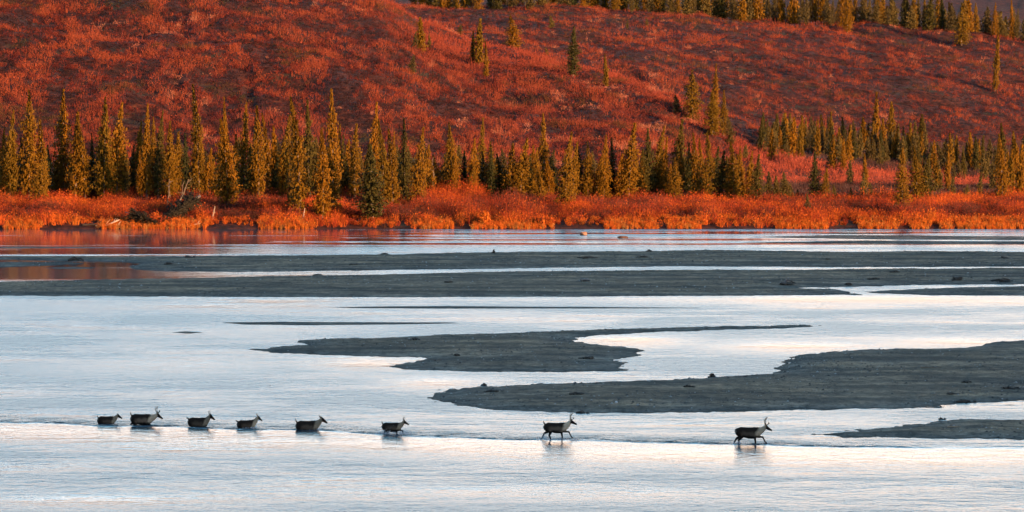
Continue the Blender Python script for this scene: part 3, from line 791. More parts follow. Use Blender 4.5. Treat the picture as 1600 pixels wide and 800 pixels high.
# crowded small spruces at the foot of the far hill
r2 = random.Random(11)
MID = [(1368,143,236,13,'small'),(1393,158,232,15,'small'),(1222,188,248,20,'sdark'),(1205,190,240,20,'sdark'),(1238,182,248,18,'small'),(1298,195,262,14,'sdark'),(1302,210,265,14,'small'),(1439,178,232,17,'sdark'),(1430,190,238,12,'small'),
       (1328,250,292,12,'small'),(1352,240,296,10,'small'),(1318,215,268,10,'small')]
for i in range(112):
    u = 1188 + 420 * (i + r2.uniform(-.5, .8)) / 112
    lo = 232 if u < 1300 else (240 if u < 1430 else 268)
    base = r2.uniform(lo - 6, lo + 22) if u < 1430 else r2.uniform(250, 300)
    ht = r2.uniform(34, 62)
    MID.append((u, base - ht, base, r2.uniform(9, 15), r2.choice(['small', 'small', 'sdark'])))
for t in MID: plant(*t, 'valley')
for i in range(125):
    u = 640 + 970 * ((i + r2.uniform(-.45, .6)) / 125) ** 0.86
    crest = np.interp(u, [a for a, _ in T_TAB], [b for _, b in T_TAB])
    yy = r2.uniform(1106, 1150)
    ht = r2.uniform(38, 70)
    plant(u, crest - ht, 0, r2.uniform(9, 19), r2.choice(['small', 'full', 'small', 'sdark']), 'ridge', y=yy)

# past 300 spruces, the smallest in view are one far-off mass
bpy.context.view_layer.update()
EXTRA = sorted(TREES, key=lambda t: t['px'])[:max(0, len(TREES) - 298)]
def crown_plain(name, c):
    m, nt, b = new_mat(name)
    a = N(nt, 'ShaderNodeAttribute', attribute_name='tint')
    nt.links.new(mixc(nt, 1.0, a.outputs['Color'], c, 'MULTIPLY'), b.inputs['Base Color'])
    b.inputs['Roughness'].default_value = 0.8; return m
if EXTRA:
    Vs = []; Cs = []
    for t in EXTRA:
        tm, cm = t['proto']; mw = np.array(t['root'].matrix_world)
        v = np.empty(len(cm.vertices) * 3, np.float32); cm.vertices.foreach_get('co', v); v = v.reshape(-1, 3)
        c = np.empty(len(v) * 4, np.float32); cm.color_attributes['tint'].data.foreach_get('color', c); c = c.reshape(-1, 4)[:, :3] * random.uniform(.5, 1.1)
        tv = np.array([tm.vertices[i].co[:] for p in tm.polygons if len(p.vertices) == 4 for i in p.vertices])
        v = np.vstack([v, tv]); c = np.vstack([c, np.tile((.9, .9, 3.0), (len(tv), 1))])
        Vs.append(v @ mw[:3, :3].T + mw[:3, 3]); Cs.append(c)
        for ch in list(t['root'].children): bpy.data.objects.remove(ch)
        bpy.data.objects.remove(t['root'])
        TREES.remove(t)
    V = np.vstack(Vs)
    o = link('distant_spruces', mesh_np('distant_spruces', V, np.arange(len(V)), 4, np.vstack(Cs)), crown_plain('distant_spruce_needles', (0.12, 0.075, 0.007)))
    tag(o, 'smallest spruces scattered through the valley and ridge stands', 'trees', kind='stuff')
ORD = ['first', 'second', 'third', 'fourth', 'fifth', 'sixth', 'seventh', 'eighth', 'ninth', 'tenth', 'eleventh', 'twelfth', 'thirteenth', 'fourteenth', 'fifteenth', 'sixteenth', 'seventeenth', 'eighteenth', 'nineteenth', 'twentieth'] + ['twenty-' + w for w in ('first', 'second', 'third', 'fourth', 'fifth', 'sixth', 'seventh', 'eighth', 'ninth')] + ['thirtieth'] + ['thirty-' + w for w in ('first', 'second', 'third', 'fourth', 'fifth', 'sixth', 'seventh', 'eighth', 'ninth')]
LAND = {
 'bank': [(-50, 'above the rearmost caribou calf'), (200, 'above the dark fallen spruce'), (318, 'above the fourth caribou from the left'), (432, 'above the fifth caribou from the left'), (545, 'above the splashing caribou'), (670, 'just right of the bare snag'), (775, 'left of the two water boulders'),
          (912, 'above the two water boulders'), (1000, 'before the spur of the hill'), (1100, 'at the right end of the dense row')],
 'right shore': [(1190, 'on the open flat right of the dense row'), (1320, 'in front of the pink bench'), (1400, 'beside the big tiered spruce'), (1480, 'on the grey flat at the far right')],
 'hillside': [(600, 'on the left spur crest'), (780, 'beyond the spur crest in mid picture'), (1030, 'on the lower end of the spur'), (1480, 'on the upper right slope')],
 'valley': [(1180, 'at the spur end'), (1250, 'behind the pink bench'), (1315, 'under the two lone slope spruces'), (1400, 'behind the big tiered spruce'), (1460, 'beyond the grey flat'), (1530, 'near the right picture edge')],
 'ridge': [(600, 'over the spur top'), (760, 'left of the ridge middle'), (900, 'over the dark ravine'), (1020, 'over the lone slope pair'), (1140, 'right of the ridge middle'), (1270, 'on the ridge above the valley stand'), (1390, 'left of the big ridge spruce'), (1510, 'at the right end of the ridge')],
}
GROUPS = {'bank': 'spruces standing along the far bank', 'right shore': 'spruces on the right shore flat', 'hillside': 'scattered spruces on the slopes', 'valley': 'small spruces at the far hill foot', 'ridge': 'spruces on the ridge top'}
PLACE = {'bank': 'bank row', 'right shore': 'shore flat', 'hillside': 'hillside', 'valley': 'valley stand', 'ridge': 'ridge top'}
for stand, marks in LAND.items():
    for i, (u0, phrase) in enumerate(marks):
        u1 = marks[i + 1][0] if i + 1 < len(marks) else 9999
        sec = sorted([t for t in TREES if t['stand'] == stand and u0 <= t['u'] < u1], key=lambda t: t['u'])
        for k, t in enumerate(sec):
            size = 'tall' if t['h'] > 12 else ('mid-sized' if t['h'] > 7.5 else 'small')
            shape = 'dark' if t['kind'] in ('dark', 'sdark') else ('tiered' if t['kind'] == 'layer' else ('slim olive' if t['w'] < t['h'] * 0.17 else 'full olive'))
            tag(t['root'], '%s %s spruce, %s from left %s' % (size, shape, ORD[k], phrase), 'tree', GROUPS[stand])

# ------------------------------------------------------------------ dead wood
def wood_mesh(chains, c, name='log'):
    V = []; Fc = []
    for pts, rad in chains:
        v, f = tube_np(pts, rad, 7); o = len(V); V += [tuple(a) for a in v]; Fc += [tuple(i + o for i in q) for q in f]
    me = bpy.data.meshes.new(name); me.from_pydata(V, [], Fc)
    a = me.color_attributes.new('tint', 'FLOAT_COLOR', 'POINT')
    for i in range(len(V)):
        k = random.uniform(0.8, 1.2); a.data[i].color = (c[0] * k, c[1] * k, c[2] * k, 1)
    return me
def ground_at(u, v):
    h = hit(u, v)
    if h is None or v > 357:
        x, y = on_water(u, min(v, 357.4), 0.3); return x, y, 0.3
    return h
def px(y): return y / F
def snag(u, vb, tu, tv, r0, label, cat='dead tree', name='dead_snag', c=(0.17, 0.12, 0.09), twigs=5, front=None):
    if front is None: x, y, z = ground_at(u, vb)
    else:
        y = SHORE_Y + front; x = xcol(u, y); z = float(terrain(np.array([x]), np.array([y]))[0])
    s = px(y)
    dx = (tu - u) * s; dz = zrow(y, tv) - z
    rr = random.Random(int(u * 7))
    L = math.hypot(dx, dz)
    n = 7
    main = [(dx * i / n + rr.uniform(-1, 1) * 0.02 * L, rr.uniform(-1, 1) * 0.02 * L, dz * i / n - (0.2 if i == 0 else 0)) for i in range(n + 1)]
    root = empty(name, (x, y, z))
    me = wood_mesh([(main, [r0 * (1 - 0.75 * i / n) for i in range(n + 1)])], c, 'trunk'); link('trunk', me, M['wood'], root)
    ch = []
    for k in range(twigs):
        f = rr.uniform(0.45, 0.95); a = rr.uniform(0, 6.28); l = rr.uniform(0.08, 0.16) * L
        p = Vector((dx * f, 0, dz * f)); q = p + Vector((math.cos(a) * l, math.sin(a) * l, l * rr.uniform(0.1, 0.9)))
        ch.append(([tuple(p), tuple((p + q) / 2 + Vector((0, 0, -.03))), tuple(q)], [r0 * .3, r0 * .22, r0 * .1]))
    if ch:
        for c1 in ch: link('branch', wood_mesh([c1], c, 'branch'), M['wood'], root)
    tag(root, label, cat); return root
snag(678, 308, 676, 246, 0.16, 'bare pale upright snag in the bank row')
snag(261, 316, 265, 280, 0.10, 'thin pale dead trunk left of the leaning forked snag', front=14)
snag(273, 322, 296, 280, 0.13, 'pale dead trunk leaning right over the thicket', front=13)
snag(280, 316, 287, 283, 0.09, 'short pale dead trunk behind the leaning one', front=15)
snag(331, 338, 336, 322, 0.16, 'pale split stump in the orange thicket', 'stump', 'tree_stump', (0.3, 0.22, 0.17), 1, 5)
snag(473, 336, 476, 325, 0.16, 'pale broken stump under the tall spruces', 'stump', 'tree_stump', (0.36, 0.27, 0.22), 1, 6)
snag(493, 347, 498, 340, 0.10, 'small pale stump at the thicket foot', 'stump', 'tree_stump', (0.3, 0.2, 0.14), 0, 4)
def log(u, v, length, ang, r0, label, c=(0.5, 0.4, 0.32), rise=0.0, twigs=2, bar=False):
    if bar: x, y, z = on_bar(u, v)
    else: x, y, z = ground_at(u, v)
    rr = random.Random(int(u * 3 + v))
    n = 6; L = length
    main = [(L * (i / n - .5), rr.uniform(-1, 1) * .03 * L, r0 * .6 + rise * L * i / n + rr.uniform(-.3, .3) * r0) for i in range(n + 1)]
    root = empty('driftwood_log', (x, y, z), ang)
    link('trunk', wood_mesh([(main, [r0 * (1 - .5 * i / n) * rr.uniform(.85, 1.1) for i in range(n + 1)])], c, 'trunk'), M['wood'], root)
    for k in range(twigs):
        f = rr.uniform(.3, .95); p = Vector((L * (f - .5), 0, r0 * .6 + rise * L * f)); a = rr.uniform(-1, 1)
        q = p + Vector((rr.uniform(.05, .25) * L, a * .25 * L, rr.uniform(.1, .35) * L))
        link('branch', wood_mesh([([tuple(p), tuple(q)], [r0 * .4, r0 * .12])], c, 'branch'), M['wood'], root)
    tag(root, label, 'driftwood', 'driftwood'); return root
log(176, 354, 1.6, 0.3, 0.13, 'pale bleached driftwood root standing on left bank edge', (0.4, 0.3, 0.24), 0.45)
log(168, 356.5, 2.8, 0.1, 0.10, 'thin driftwood beside the bleached root', (0.6, 0.42, 0.3), 0.05)
log(218, 354.5, 1.4, -0.2, 0.10, 'short pale driftwood stick sloping at the bank edge', (0.42, 0.32, 0.25), -0.35, 0)
log(145, 357, 2.4, 0.0, 0.16, 'dark sodden log at the left water edge', (0.05, 0.035, 0.03), 0)
log(305, 353, 1.2, 0.2, 0.07, 'small tan driftwood under the fallen spruce tip', (0.7, 0.5, 0.36), 0.2)

def fallen(u0, v0, u1, v1, width, label, seed, back=11):
    """a spruce that slid down the bank, crown towards (u1, v1)"""
    y = SHORE_Y + back; y1 = SHORE_Y + 0.4
    b = Vector((xcol(u0, y), y, zrow(y, v0))); tip = Vector((xcol(u1, y1), y1, zrow(y1, v1)))
    L = (tip - b).length
    (tm, cm) = make_spruce(seed, L, width, power=0.5, mat='crown_blackish', bare=0.12)
    root = empty('fallen_spruce', b)
    root.rotation_mode = 'QUATERNION'; root.rotation_quaternion = (tip - b).to_track_quat('Z', 'Y')
    link('trunk', tm, None, root); link('crown', cm, None, root)
    tag(root, label, 'fallen tree'); return root
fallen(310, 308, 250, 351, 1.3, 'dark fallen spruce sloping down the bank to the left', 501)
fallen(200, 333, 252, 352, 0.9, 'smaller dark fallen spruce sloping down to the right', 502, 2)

# single round bush and boulders in the shallows
def bush(u, v, h, r, pal, label, n=700):
    x, y, z = ground_at(u, v)
    root_rng = np.random.default_rng(int(u))
    P = root_rng.normal(0, 1, (n, 3)); P /= np.linalg.norm(P, axis=1)[:, None]
    P *= (root_rng.uniform(0.5, 1, (n, 1)))
    P = P * np.array([r, r, h / 2]) + np.array([0, 0, h / 2])
    w = 0.09 * root_rng.uniform(.6, 1.3, (n, 1))
    d1 = root_rng.normal(0, 1, (n, 3)) * w; d2 = root_rng.normal(0, 1, (n, 3)) * w + np.array([0, 0, .05])
    V = np.stack([P - d1, P + d1, P + d2 + d1 * .2], 1).reshape(-1, 3)
    C = np.repeat(pick(pal, n) * root_rng.uniform(.8, 1.2, (n, 1)), 3, 0)
    root = empty('round_bush', (x, y, z - .1))
    link('foliage', mesh_np('foliage', V, np.arange(len(V)), 3, C), M['shrub'], root)
    st = []
    for i in range(6):
        a = i * 1.05; st.append(([(0, 0, -.2), (math.cos(a) * r * .3, math.sin(a) * r * .3, h * .45), (math.cos(a) * r * .6, math.sin(a) * r * .6, h * .8)], [.03, .02, .01]))
    link('stems', wood_mesh(st, (0.2, 0.1, 0.06), 'stems'), M['wood'], root)
    tag(root, label, 'bush')
bush(758, 356.5, 1.8, 0.62, [ORG, GOLD, (0.7, 0.2, 0.03)], 'bright orange round bush standing alone at the water edge')
bush(853, 357, 1.1, 1.1, [ORG, GOLD, CRIM], 'low glowing orange bush left of the water boulders')

def rock(u, v, w, h, c, label, name='boulder', cat='rock', seed=1, bar=False, n=3):
    if bar: x, y, z = on_bar(u, v)
    else: x, y = on_water(u, v); z = 0
    import bmesh
    bm = bmesh.new(); bmesh.ops.create_icosphere(bm, subdivisions=3, radius=1)
    rr = np.random.default_rng(seed)
    k = rr.normal(0, 1, (9, 3)); k /= np.linalg.norm(k, axis=1)[:, None]; off = rr.uniform(.62, .95, 9)
    for vtx in bm.verts:
        p = np.array(vtx.co)
        for kk, o in zip(k, off):
            dd = p @ kk - o
            if dd > 0: p = p - kk * dd * 0.9
        vtx.co = Vector((p[0] * w / 2, p[1] * w / 2.6, p[2] * h * 0.7 + h * .25))
    me = bpy.data.meshes.new(name); bm.to_mesh(me); bm.free()
    a = me.color_attributes.new('tint', 'FLOAT_COLOR', 'POINT')
    for i in range(len(me.vertices)):
        q = random.uniform(.85, 1.15); a.data[i].color = (c[0] * q, c[1] * q, c[2] * q, 1)
    o = link(name, me, M['wood']); o.location = (x, y, z); tag(o, label, cat); return o
rock(912, 367.5, 0.95, 0.45, (0.30, 0.16, 0.11), 'peaked reddish boulder in the far channel, the left of two', seed=3)
rock(973, 372, 1.25, 0.28, (0.14, 0.07, 0.05), 'flat dark boulder in the far channel, the right of two', seed=4)

def drift_pile(u, v, w, h, label, c=(0.085, 0.068, 0.054), n=12, pale=None):
    """a snarl of roots and branches stranded on gravel"""
    x, y, z = on_bar(u, v)
    rr = random.Random(int(u + v * 3))
    root = empty('driftwood_pile', (x, y, z))
    for i in range(n):
        a = rr.uniform(0, 3.14); L = rr.uniform(.25, .5) * w
        cx = rr.gauss(0, .22) * w; cy = rr.gauss(0, .2) * w
        pk = max(0.1, 1 - abs(cx) / (w * .5))
        zz = rr.uniform(.0, .55) * h * pk
        p = Vector((cx - math.cos(a) * L / 2, cy - math.sin(a) * L / 2, zz)); q = Vector((cx + math.cos(a) * L / 2, cy + math.sin(a) * L / 2, zz + rr.uniform(0, .6) * h * pk))
        m = (p + q) / 2 + Vector((rr.uniform(-.1, .1) * L, 0, rr.uniform(0, .25) * h))
        r0 = rr.uniform(.03, .075) * (1 + w * .15)
        cc = pale if (pale and rr.random() < .45) else c
        link('branch', wood_mesh([([tuple(p), tuple(m), tuple(q)], [r0, r0 * .9, r0 * .5])], cc, 'branch'), M['wood'], root)
    me = wood_mesh([([(-w * .32, 0, 0.02), (-w * .12, .05, h * .10), (w * .1, -.05, h * .12), (w * .34, 0, 0.02)], [(.02, .05), (h * .16, w * .13), (h * .13, w * .15), (.02, .05)])], (0.08, 0.07, 0.058), 'mud_clod')
    link('mud_clod', me, M['wood'], root)
    tag(root, label, 'driftwood', 'driftwood'); return root
drift_pile(1230, 444.5, 1.7, 0.55, 'biggest dark root snarl on the long gravel bar', n=20, pale=(0.22, 0.17, 0.14))
drift_pile(1325, 445, 0.8, 0.25, 'small dark snarl right of the biggest root snarl')
drift_pile(1494, 437.5, 1.4, 0.42, 'dark branch heap near the right end of the long bar')
drift_pile(1568, 439.5, 1.9, 0.38, 'wide dark branch heap at the right edge')
drift_pile(1398, 425.5, 0.9, 0.2, 'small flat dark heap above the other heaps')
drift_pile(1365, 436.5, 1.0, 0.18, 'flat dark scrap between the snarl and the heaps')
drift_pile(915, 439.5, 1.5, 0.32, 'bleached white branch pile on the long gravel bar', (0.22, 0.2, 0.18), 14, (0.8, 0.76, 0.7))
drift_pile(118, 407, 1.7, 0.4, 'dark branch heap beside the pool at far left')
drift_pile(293, 402.5, 0.9, 0.25, 'small dark heap on the crest of far bar at left')
drift_pile(263, 413, 1.0, 0.2, 'flat dark heap right of the pool')
drift_pile(496, 431, 1.0, 0.2, 'low dark heap at the narrow channel')
drift_pile(552, 413.5, 0.8, 0.14, 'tiny dark scrap on the far bar above the herd')
drift_pile(600, 398.5, 1.4, 0.22, 'low dark heap on the far bar skyline')
drift_pile(772, 395.5, 0.35, 0.4, 'little upright root tip on the far bar')
drift_pile(1014, 393.5, 0.8, 0.28, 'small peaked heap on the far bar skyline right of middle')
drift_pile(1002, 402, 1.0, 0.2, 'low dark heap just below the peaked heap')
drift_pile(915, 403, 2.0, 0.14, 'long flat dark scrap on the far bar')
drift_pile(1293, 405.5, 0.5, 0.15, 'small dark lump on the far bar at right')
drift_pile(1568, 403.5, 1.0, 0.18, 'flat dark scrap on the far bar at the right edge')
drift_pile(700, 441, 0.8, 0.12, 'small dark scrap on the left half of the long bar')
drift_pile(647, 531.5, 0.7, 0.16, 'dark lump on the hooked bar near its upper edge')
drift_pile(920, 560.5, 1.1, 0.16, 'low dark branch on the hooked bar near its right tip')
drift_pile(713, 555.5, 0.5, 0.12, 'small dark scrap in the middle of the hooked bar')
drift_pile(757, 602.5, 0.35, 0.14, 'small dark lump on the upper edge of the large bar')
drift_pile(1113, 590, 0.5, 0.3, 'small branching root on the upper edge of large bar')
drift_pile(908, 645.5, 0.6, 0.12, 'dark stick at the waterline above the seventh caribou')
drift_pile(770, 612, 0.9, 0.1, 'flat dark streak of twigs at the large bar tip')
drift_pile(900, 616, 1.0, 0.12, 'scattered dark twigs on the large bar left half')
drift_pile(1074, 604.5, 0.5, 0.12, 'small dark clump near the branching root')
drift_pile(1508, 597.5, 0.7, 0.18, 'dark clump on the right half of the large bar')
drift_pile(1575, 607, 1.2, 0.10, 'dark twigs strewn at the right edge')
drift_pile(1507, 627.5, 1.0, 0.14, 'dark twigs beside the little inlet')
drift_pile(1486, 616, 0.7, 0.10, 'small twig scrap above the inlet twigs')
drift_pile(1470, 655.5, 0.3, 0.12, 'small dark lump on the crest of the right spit')
log(1454, 575, 1.25, 0.05, 0.045, 'long tan stick lying on the large gravel bar', (0.30, 0.22, 0.15), 0, 0, True)
log(1490, 667.5, 0.65, 0.0, 0.05, 'short pale tan log on the right gravel spit', (0.5, 0.36, 0.24), 0.02, 0, True)
rock(963, 629.5, 0.16, 0.12, (0.7, 0.68, 0.66), 'single white stone on the large gravel bar', 'stone', 'rock', 9, True)

# pebbles and cobbles strewn over the bars: nobody could count them
def pebbles():
    Ps = []; rs = []; cs = []
    g = np.random.default_rng(31)
    for W, H, big in BAR_DATA:
        if big < .3: continue
        Wn = np.array(W); (ax, ay), (bx, by) = Wn.min(0), Wn.max(0)
        ax, bx = max(ax, -0.115 * by), min(bx, 0.115 * by)
        n = int(min(9000, (bx - ax) * (by - ay) * 2.2))
        x = g.uniform(ax, bx, n); y = g.uniform(ay, by, n)
        d = sdf(W, x, y)
        if H: d = np.minimum(d, -sdf(H, x, y))
        z = bar_z(d, x, y, big)
        k = (z > 0.02) & (fbm(x / 3.0, y / 6.0, 3, 400) > -.15)
        x, y, z = x[k], y[k], z[k]
        Ps.append(np.stack([x, y, z], 1)); rs.append(np.abs(g.normal(0, .035, len(x))) + .02)
        q = g.uniform(0, 1, len(x))[:, None]
        cs.append(np.where(q < .45, np.array((.045, .040, .036)), np.where(q < .85, np.array((.15, .135, .115)), np.array((.34, .32, .29)))))
    P = np.vstack(Ps); r = np.concatenate(rs); C = np.vstack(cs); n = len(P)
    a = g.uniform(0, 6.28, n); V = []
    for j in range(4):
        V.append(P + np.stack([np.cos(a + j * 1.57) * r * 1.3, np.sin(a + j * 1.57) * r, -r * .2], 1))
    V.append(P + np.stack([r * .15, r * 0, r * .8], 1))
    V = np.stack(V, 1).reshape(-1, 3); b = np.arange(n)[:, None] * 5
    Fc = np.concatenate([b + np.array([[0, 1, 4]]), b + np.array([[1, 2, 4]]), b + np.array([[2, 3, 4]]), b + np.array([[3, 0, 4]])], 1).reshape(-1)
    o = link('pebbles', mesh_np('pebbles', V, Fc, 3, np.repeat(C, 5, 0)), M['wood'])
    tag(o, 'grey pebbles and cobbles strewn over the gravel bars', 'pebbles', kind='stuff')
pebbles()

# ------------------------------------------------------------------ caribou
import bmesh
def loft(bm, pts, seg=14):
    """pts: (x, y, z, half width, half height)"""
    n = len(pts); rings = []
    for i, (x, y, z, rw, rh) in enumerate(pts):
        a = Vector(pts[max(i - 1, 0)][:3]); b = Vector(pts[min(i + 1, n - 1)][:3]); d = (b - a).normalized()
        side = Vector((0, 1, 0)); side = (side - d * side.dot(d)).normalized(); up = side.cross(d) 
        ring = []
        for s in range(seg):
            t = 2 * math.pi * s / seg
            ring.append(bm.verts.new(Vector((x, y, z)) + side * math.cos(t) * rw + up * math.sin(t) * rh))
        rings.append(ring)
    for i in range(n - 1):
        for s in range(seg):
            bm.faces.new((rings[i][s], rings[i][(s + 1) % seg], rings[i + 1][(s + 1) % seg], rings[i + 1][s]))
    for ring, rev in ((rings[0], True), (rings[-1], False)):
        i = 0 if rev else n - 1
        a = Vector(pts[i][:3]); b = Vector(pts[1 if rev else n - 2][:3]); r = max(pts[i][3], pts[i][4])
        c = bm.verts.new(a + (a - b).normalized() * r * 0.5)
        for s in range(seg):
            f = (c, ring[(s + 1) % seg], ring[s]) if rev else (c, ring[s], ring[(s + 1) % seg])
            bm.faces.new(f)

STAND_F = [(.34, .72), (.33, .58), (.36, .34), (.355, .12), (.39, .03)]
def caribou(loc, scale, pose, label, rz=0.0):
    bm = bmesh.new()
    hx, hz, pitch = pose.get('head', (0.0, 0.0, -0.35))
    trunk = [(-.74, 0, .86, .08, .12), (-.68, 0, .86, .15, .21), (-.52, 0, .86, .20, .27), (-.28, 0, .85, .22, .285), (0, 0, .815, .24, .315), (.22, 0, .82, .235, .32), (.40, 0, .86, .205, .29), (.53, 0, .91, .165, .24)]
    loft(bm, trunk)
    nk = [(.36, 0, .88, .18, .28), (.58 + hx * .3, 0, .95 + hz * .25, .13, .215), (.73 + hx * .6, 0, 1.05 + hz * .6, .10, .155), (.86 + hx, 0, 1.18 + hz, .08, .105), (.90 + hx, 0, 1.20 + hz, .07, .09)]
    loft(bm, nk)
    # head pointing forward, pitched
    hb = Vector((.88 + hx, 0, 1.20 + hz)); c, s = math.cos(pitch), math.sin(pitch)
    def hp(a, b, w, h): return (hb.x + a * c - b * s, 0, hb.z + a * s + b * c, w, h)
    loft(bm, [hp(-.05, 0, .05, .06), hp(.01, .01, .085, .105), (hp(.09, 0, .09, .100)), hp(.19, -.012, .068, .080), hp(.30, -.02, .050, .060), hp(.38, -.025, .046, .050), hp(.405, -.028, .038, .04)], 12)
    # hump of the withers and shoulder, haunch
    loft(bm, [(.06, 0, 1.01, .09, .09), (.26, 0, 1.055, .10, .10), (.46, 0, 1.03, .09, .11)])
    loft(bm, [(-.60, 0, 1.00, .09, .09), (-.44, 0, 1.06, .10, .09), (-.20, 0, 1.03, .09, .09)])
    for sy in (-1, 1):
        loft(bm, [(.36, sy * .12, 1.0, .05, .09), (.36, sy * .135, .86, .085, .15), (.35, sy * .125, .70, .075, .12)])
        loft(bm, [(-.52, sy * .10, 1.02, .06, .10), (-.52, sy * .125, .88, .095, .19), (-.47, sy * .125, .72, .085, .15)])
        # ears
        e = Vector(hp(.0, .07, 0, 0)[:3]); 
        loft(bm, [(e.x, sy * .06, e.z, .03, .02), (e.x - .05, sy * .12, e.z + .05, .028, .034), (e.x - .09, sy * .165, e.z + .085, .012, .012)], 8)
    # tail
    tl = pose.get('tail', 'up')
    if tl == 'up': loft(bm, [(-.66, 0, 1.02, .04, .05), (-.73, 0, 1.11, .035, .04), (-.77, 0, 1.22, .022, .026)], 8)
    elif tl == 'back': loft(bm, [(-.66, 0, 1.02, .04, .05), (-.77, 0, 1.09, .035, .04), (-.86, 0, 1.13, .022, .024)], 8)
    else: loft(bm, [(-.68, 0, 1.03, .04, .05), (-.76, 0, .98, .04, .04), (-.79, 0, .88, .022, .026)], 8)
    fr = [.12, .085, .056, .042, .048]; hr = [.16, .125, .064, .044, .050]
    hooves = []
    for key, sy, rads in (('FL', 1, fr), ('FR', -1, fr), ('HL', 1, hr), ('HR', -1, hr)):
        J = pose[key]
        pts = [(jx, sy * (.12 if i < 2 else .10), jz, r * .8, r) for i, ((jx, jz), r) in enumerate(zip(J, rads))]
        full = []
        for i, p in enumerate(pts):
            full.append(p)
            if i < len(pts) - 1:
                q = pts[i + 1]; k = (.5 if i else .5)
                rr = (p[3] + q[3]) / 2 * (.88 if i >= 1 else 1.0), (p[4] + q[4]) / 2 * (.88 if i >= 1 else 1.0)
                full.append(((p[0] + q[0]) / 2, (p[1] + q[1]) / 2, (p[2] + q[2]) / 2, rr[0], rr[1]))
        loft(bm, full, 10)
        hooves.append(pts[-1])
    bmesh.ops.recalc_face_normals(bm, faces=bm.faces)
    me = bpy.data.meshes.new('caribou_source'); bm.to_mesh(me); bm.free()
    tmp = bpy.data.objects.new('tmp', me); col.objects.link(tmp)
    md = tmp.modifiers.new('r', 'REMESH'); md.mode = 'VOXEL'; md.voxel_size = 0.017
    ms = tmp.modifiers.new('s', 'SMOOTH'); ms.factor = 0.6; ms.iterations = 5
    dg = bpy.context.evaluated_depsgraph_get()
    body_me = bpy.data.meshes.new_from_object(tmp.evaluated_get(dg)); body_me.name = 'body'
    bpy.data.objects.remove(tmp); bpy.data.meshes.remove(me)
    n = len(body_me.vertices); P = np.empty(n * 3, np.float32); body_me.vertices.foreach_get('co', P); P = P.reshape(-1, 3)
    X, Y, Z = P.T
    # coat: dark brown back, pale cream neck and mane, grey flank, dark belly, legs and face
    dark = np.array((0.028, 0.021, 0.016)); brown = np.array((0.036, 0.022, 0.014)); cream = np.array((0.82, 0.60, 0.38)) * pose.get('mane', 1.0); grey = np.array((0.22, 0.145, 0.092)) * pose.get('flank', 1.0)
    nz = fbm(X * 6, Z * 9 + Y * 3, 4, 5 + int(loc[0] * 3)) * .07
    C = np.tile(brown, (n, 1))
    def blend(mask, c):
        global_m = np.clip(mask, 0, 1)[:, None]
        return C * (1 - global_m) + c * global_m
    C = blend(sstep(-.50, -.20, X + nz) * (1 - sstep(.25, .42, X + nz)) * sstep(.60, .74, Z + nz) * (1 - sstep(.80, 1.0, Z + nz)), grey)
    C = blend((1 - sstep(.56, .72, Z + nz)), dark)
    C = blend(sstep(.34, .54, X + nz - (Z - .9) * .5) * sstep(.60, .80, Z + nz * .6), cream)
    C = C * (1 + nz * 1.5)[:, None]
    face = sstep(hb.x - .02, hb.x + .06, X + nz) * sstep(hb.z - .25, hb.z - .2, Z)
    C = blend(face, brown * .8)
    mz = (X - hb.x) * c + (Z - hb.z) * s
    C = blend(face * sstep(.24, .30, mz), dark)
    C = blend((1 - sstep(-.74, -.67, X + nz)) * sstep(.78, .84, Z) * (1 - sstep(1.0, 1.05, Z)) * (pose.get('rump', .6)), np.array((0.3, 0.27, 0.23)))
    a = body_me.color_attributes.new('tint', 'FLOAT_COLOR', 'POINT')
    cc = np.ones((n, 4), np.float32); cc[:, :3] = C; a.data.foreach_set('color', cc.ravel())
    body_me.polygons.foreach_set('use_smooth', np.ones(len(body_me.polygons), bool))
    body_me.materials.clear()
    root = empty('caribou', loc, rz); root.scale = scale
    link('body', body_me, M['coat'], root)
    # eyes and hooves
    for sy in (-1, 1):
        b2 = bmesh.new(); bmesh.ops.create_uvsphere(b2, u_segments=10, v_segments=8, radius=.018)
        em = bpy.data.meshes.new('eye'); b2.to_mesh(em); b2.free()
        e = link('eye', em, M['eye'], root); q = hp(.11, .03, 0, 0); e.location = (q[0], sy * .076, q[2])
    for p in hooves:
        b2 = bmesh.new(); loft(b2, [(p[0] - .02, p[1], p[2] + .03, .036, .036), (p[0] + .02, p[1], p[2] - .005, .045, .045), (p[0] + .06, p[1], p[2] - .028, .03, .02)], 10)
        hm = bpy.data.meshes.new('hoof'); b2.to_mesh(hm); b2.free(); link('hoof', hm, M['hoof'], root)
    # antlers
    at = pose.get('antlers')
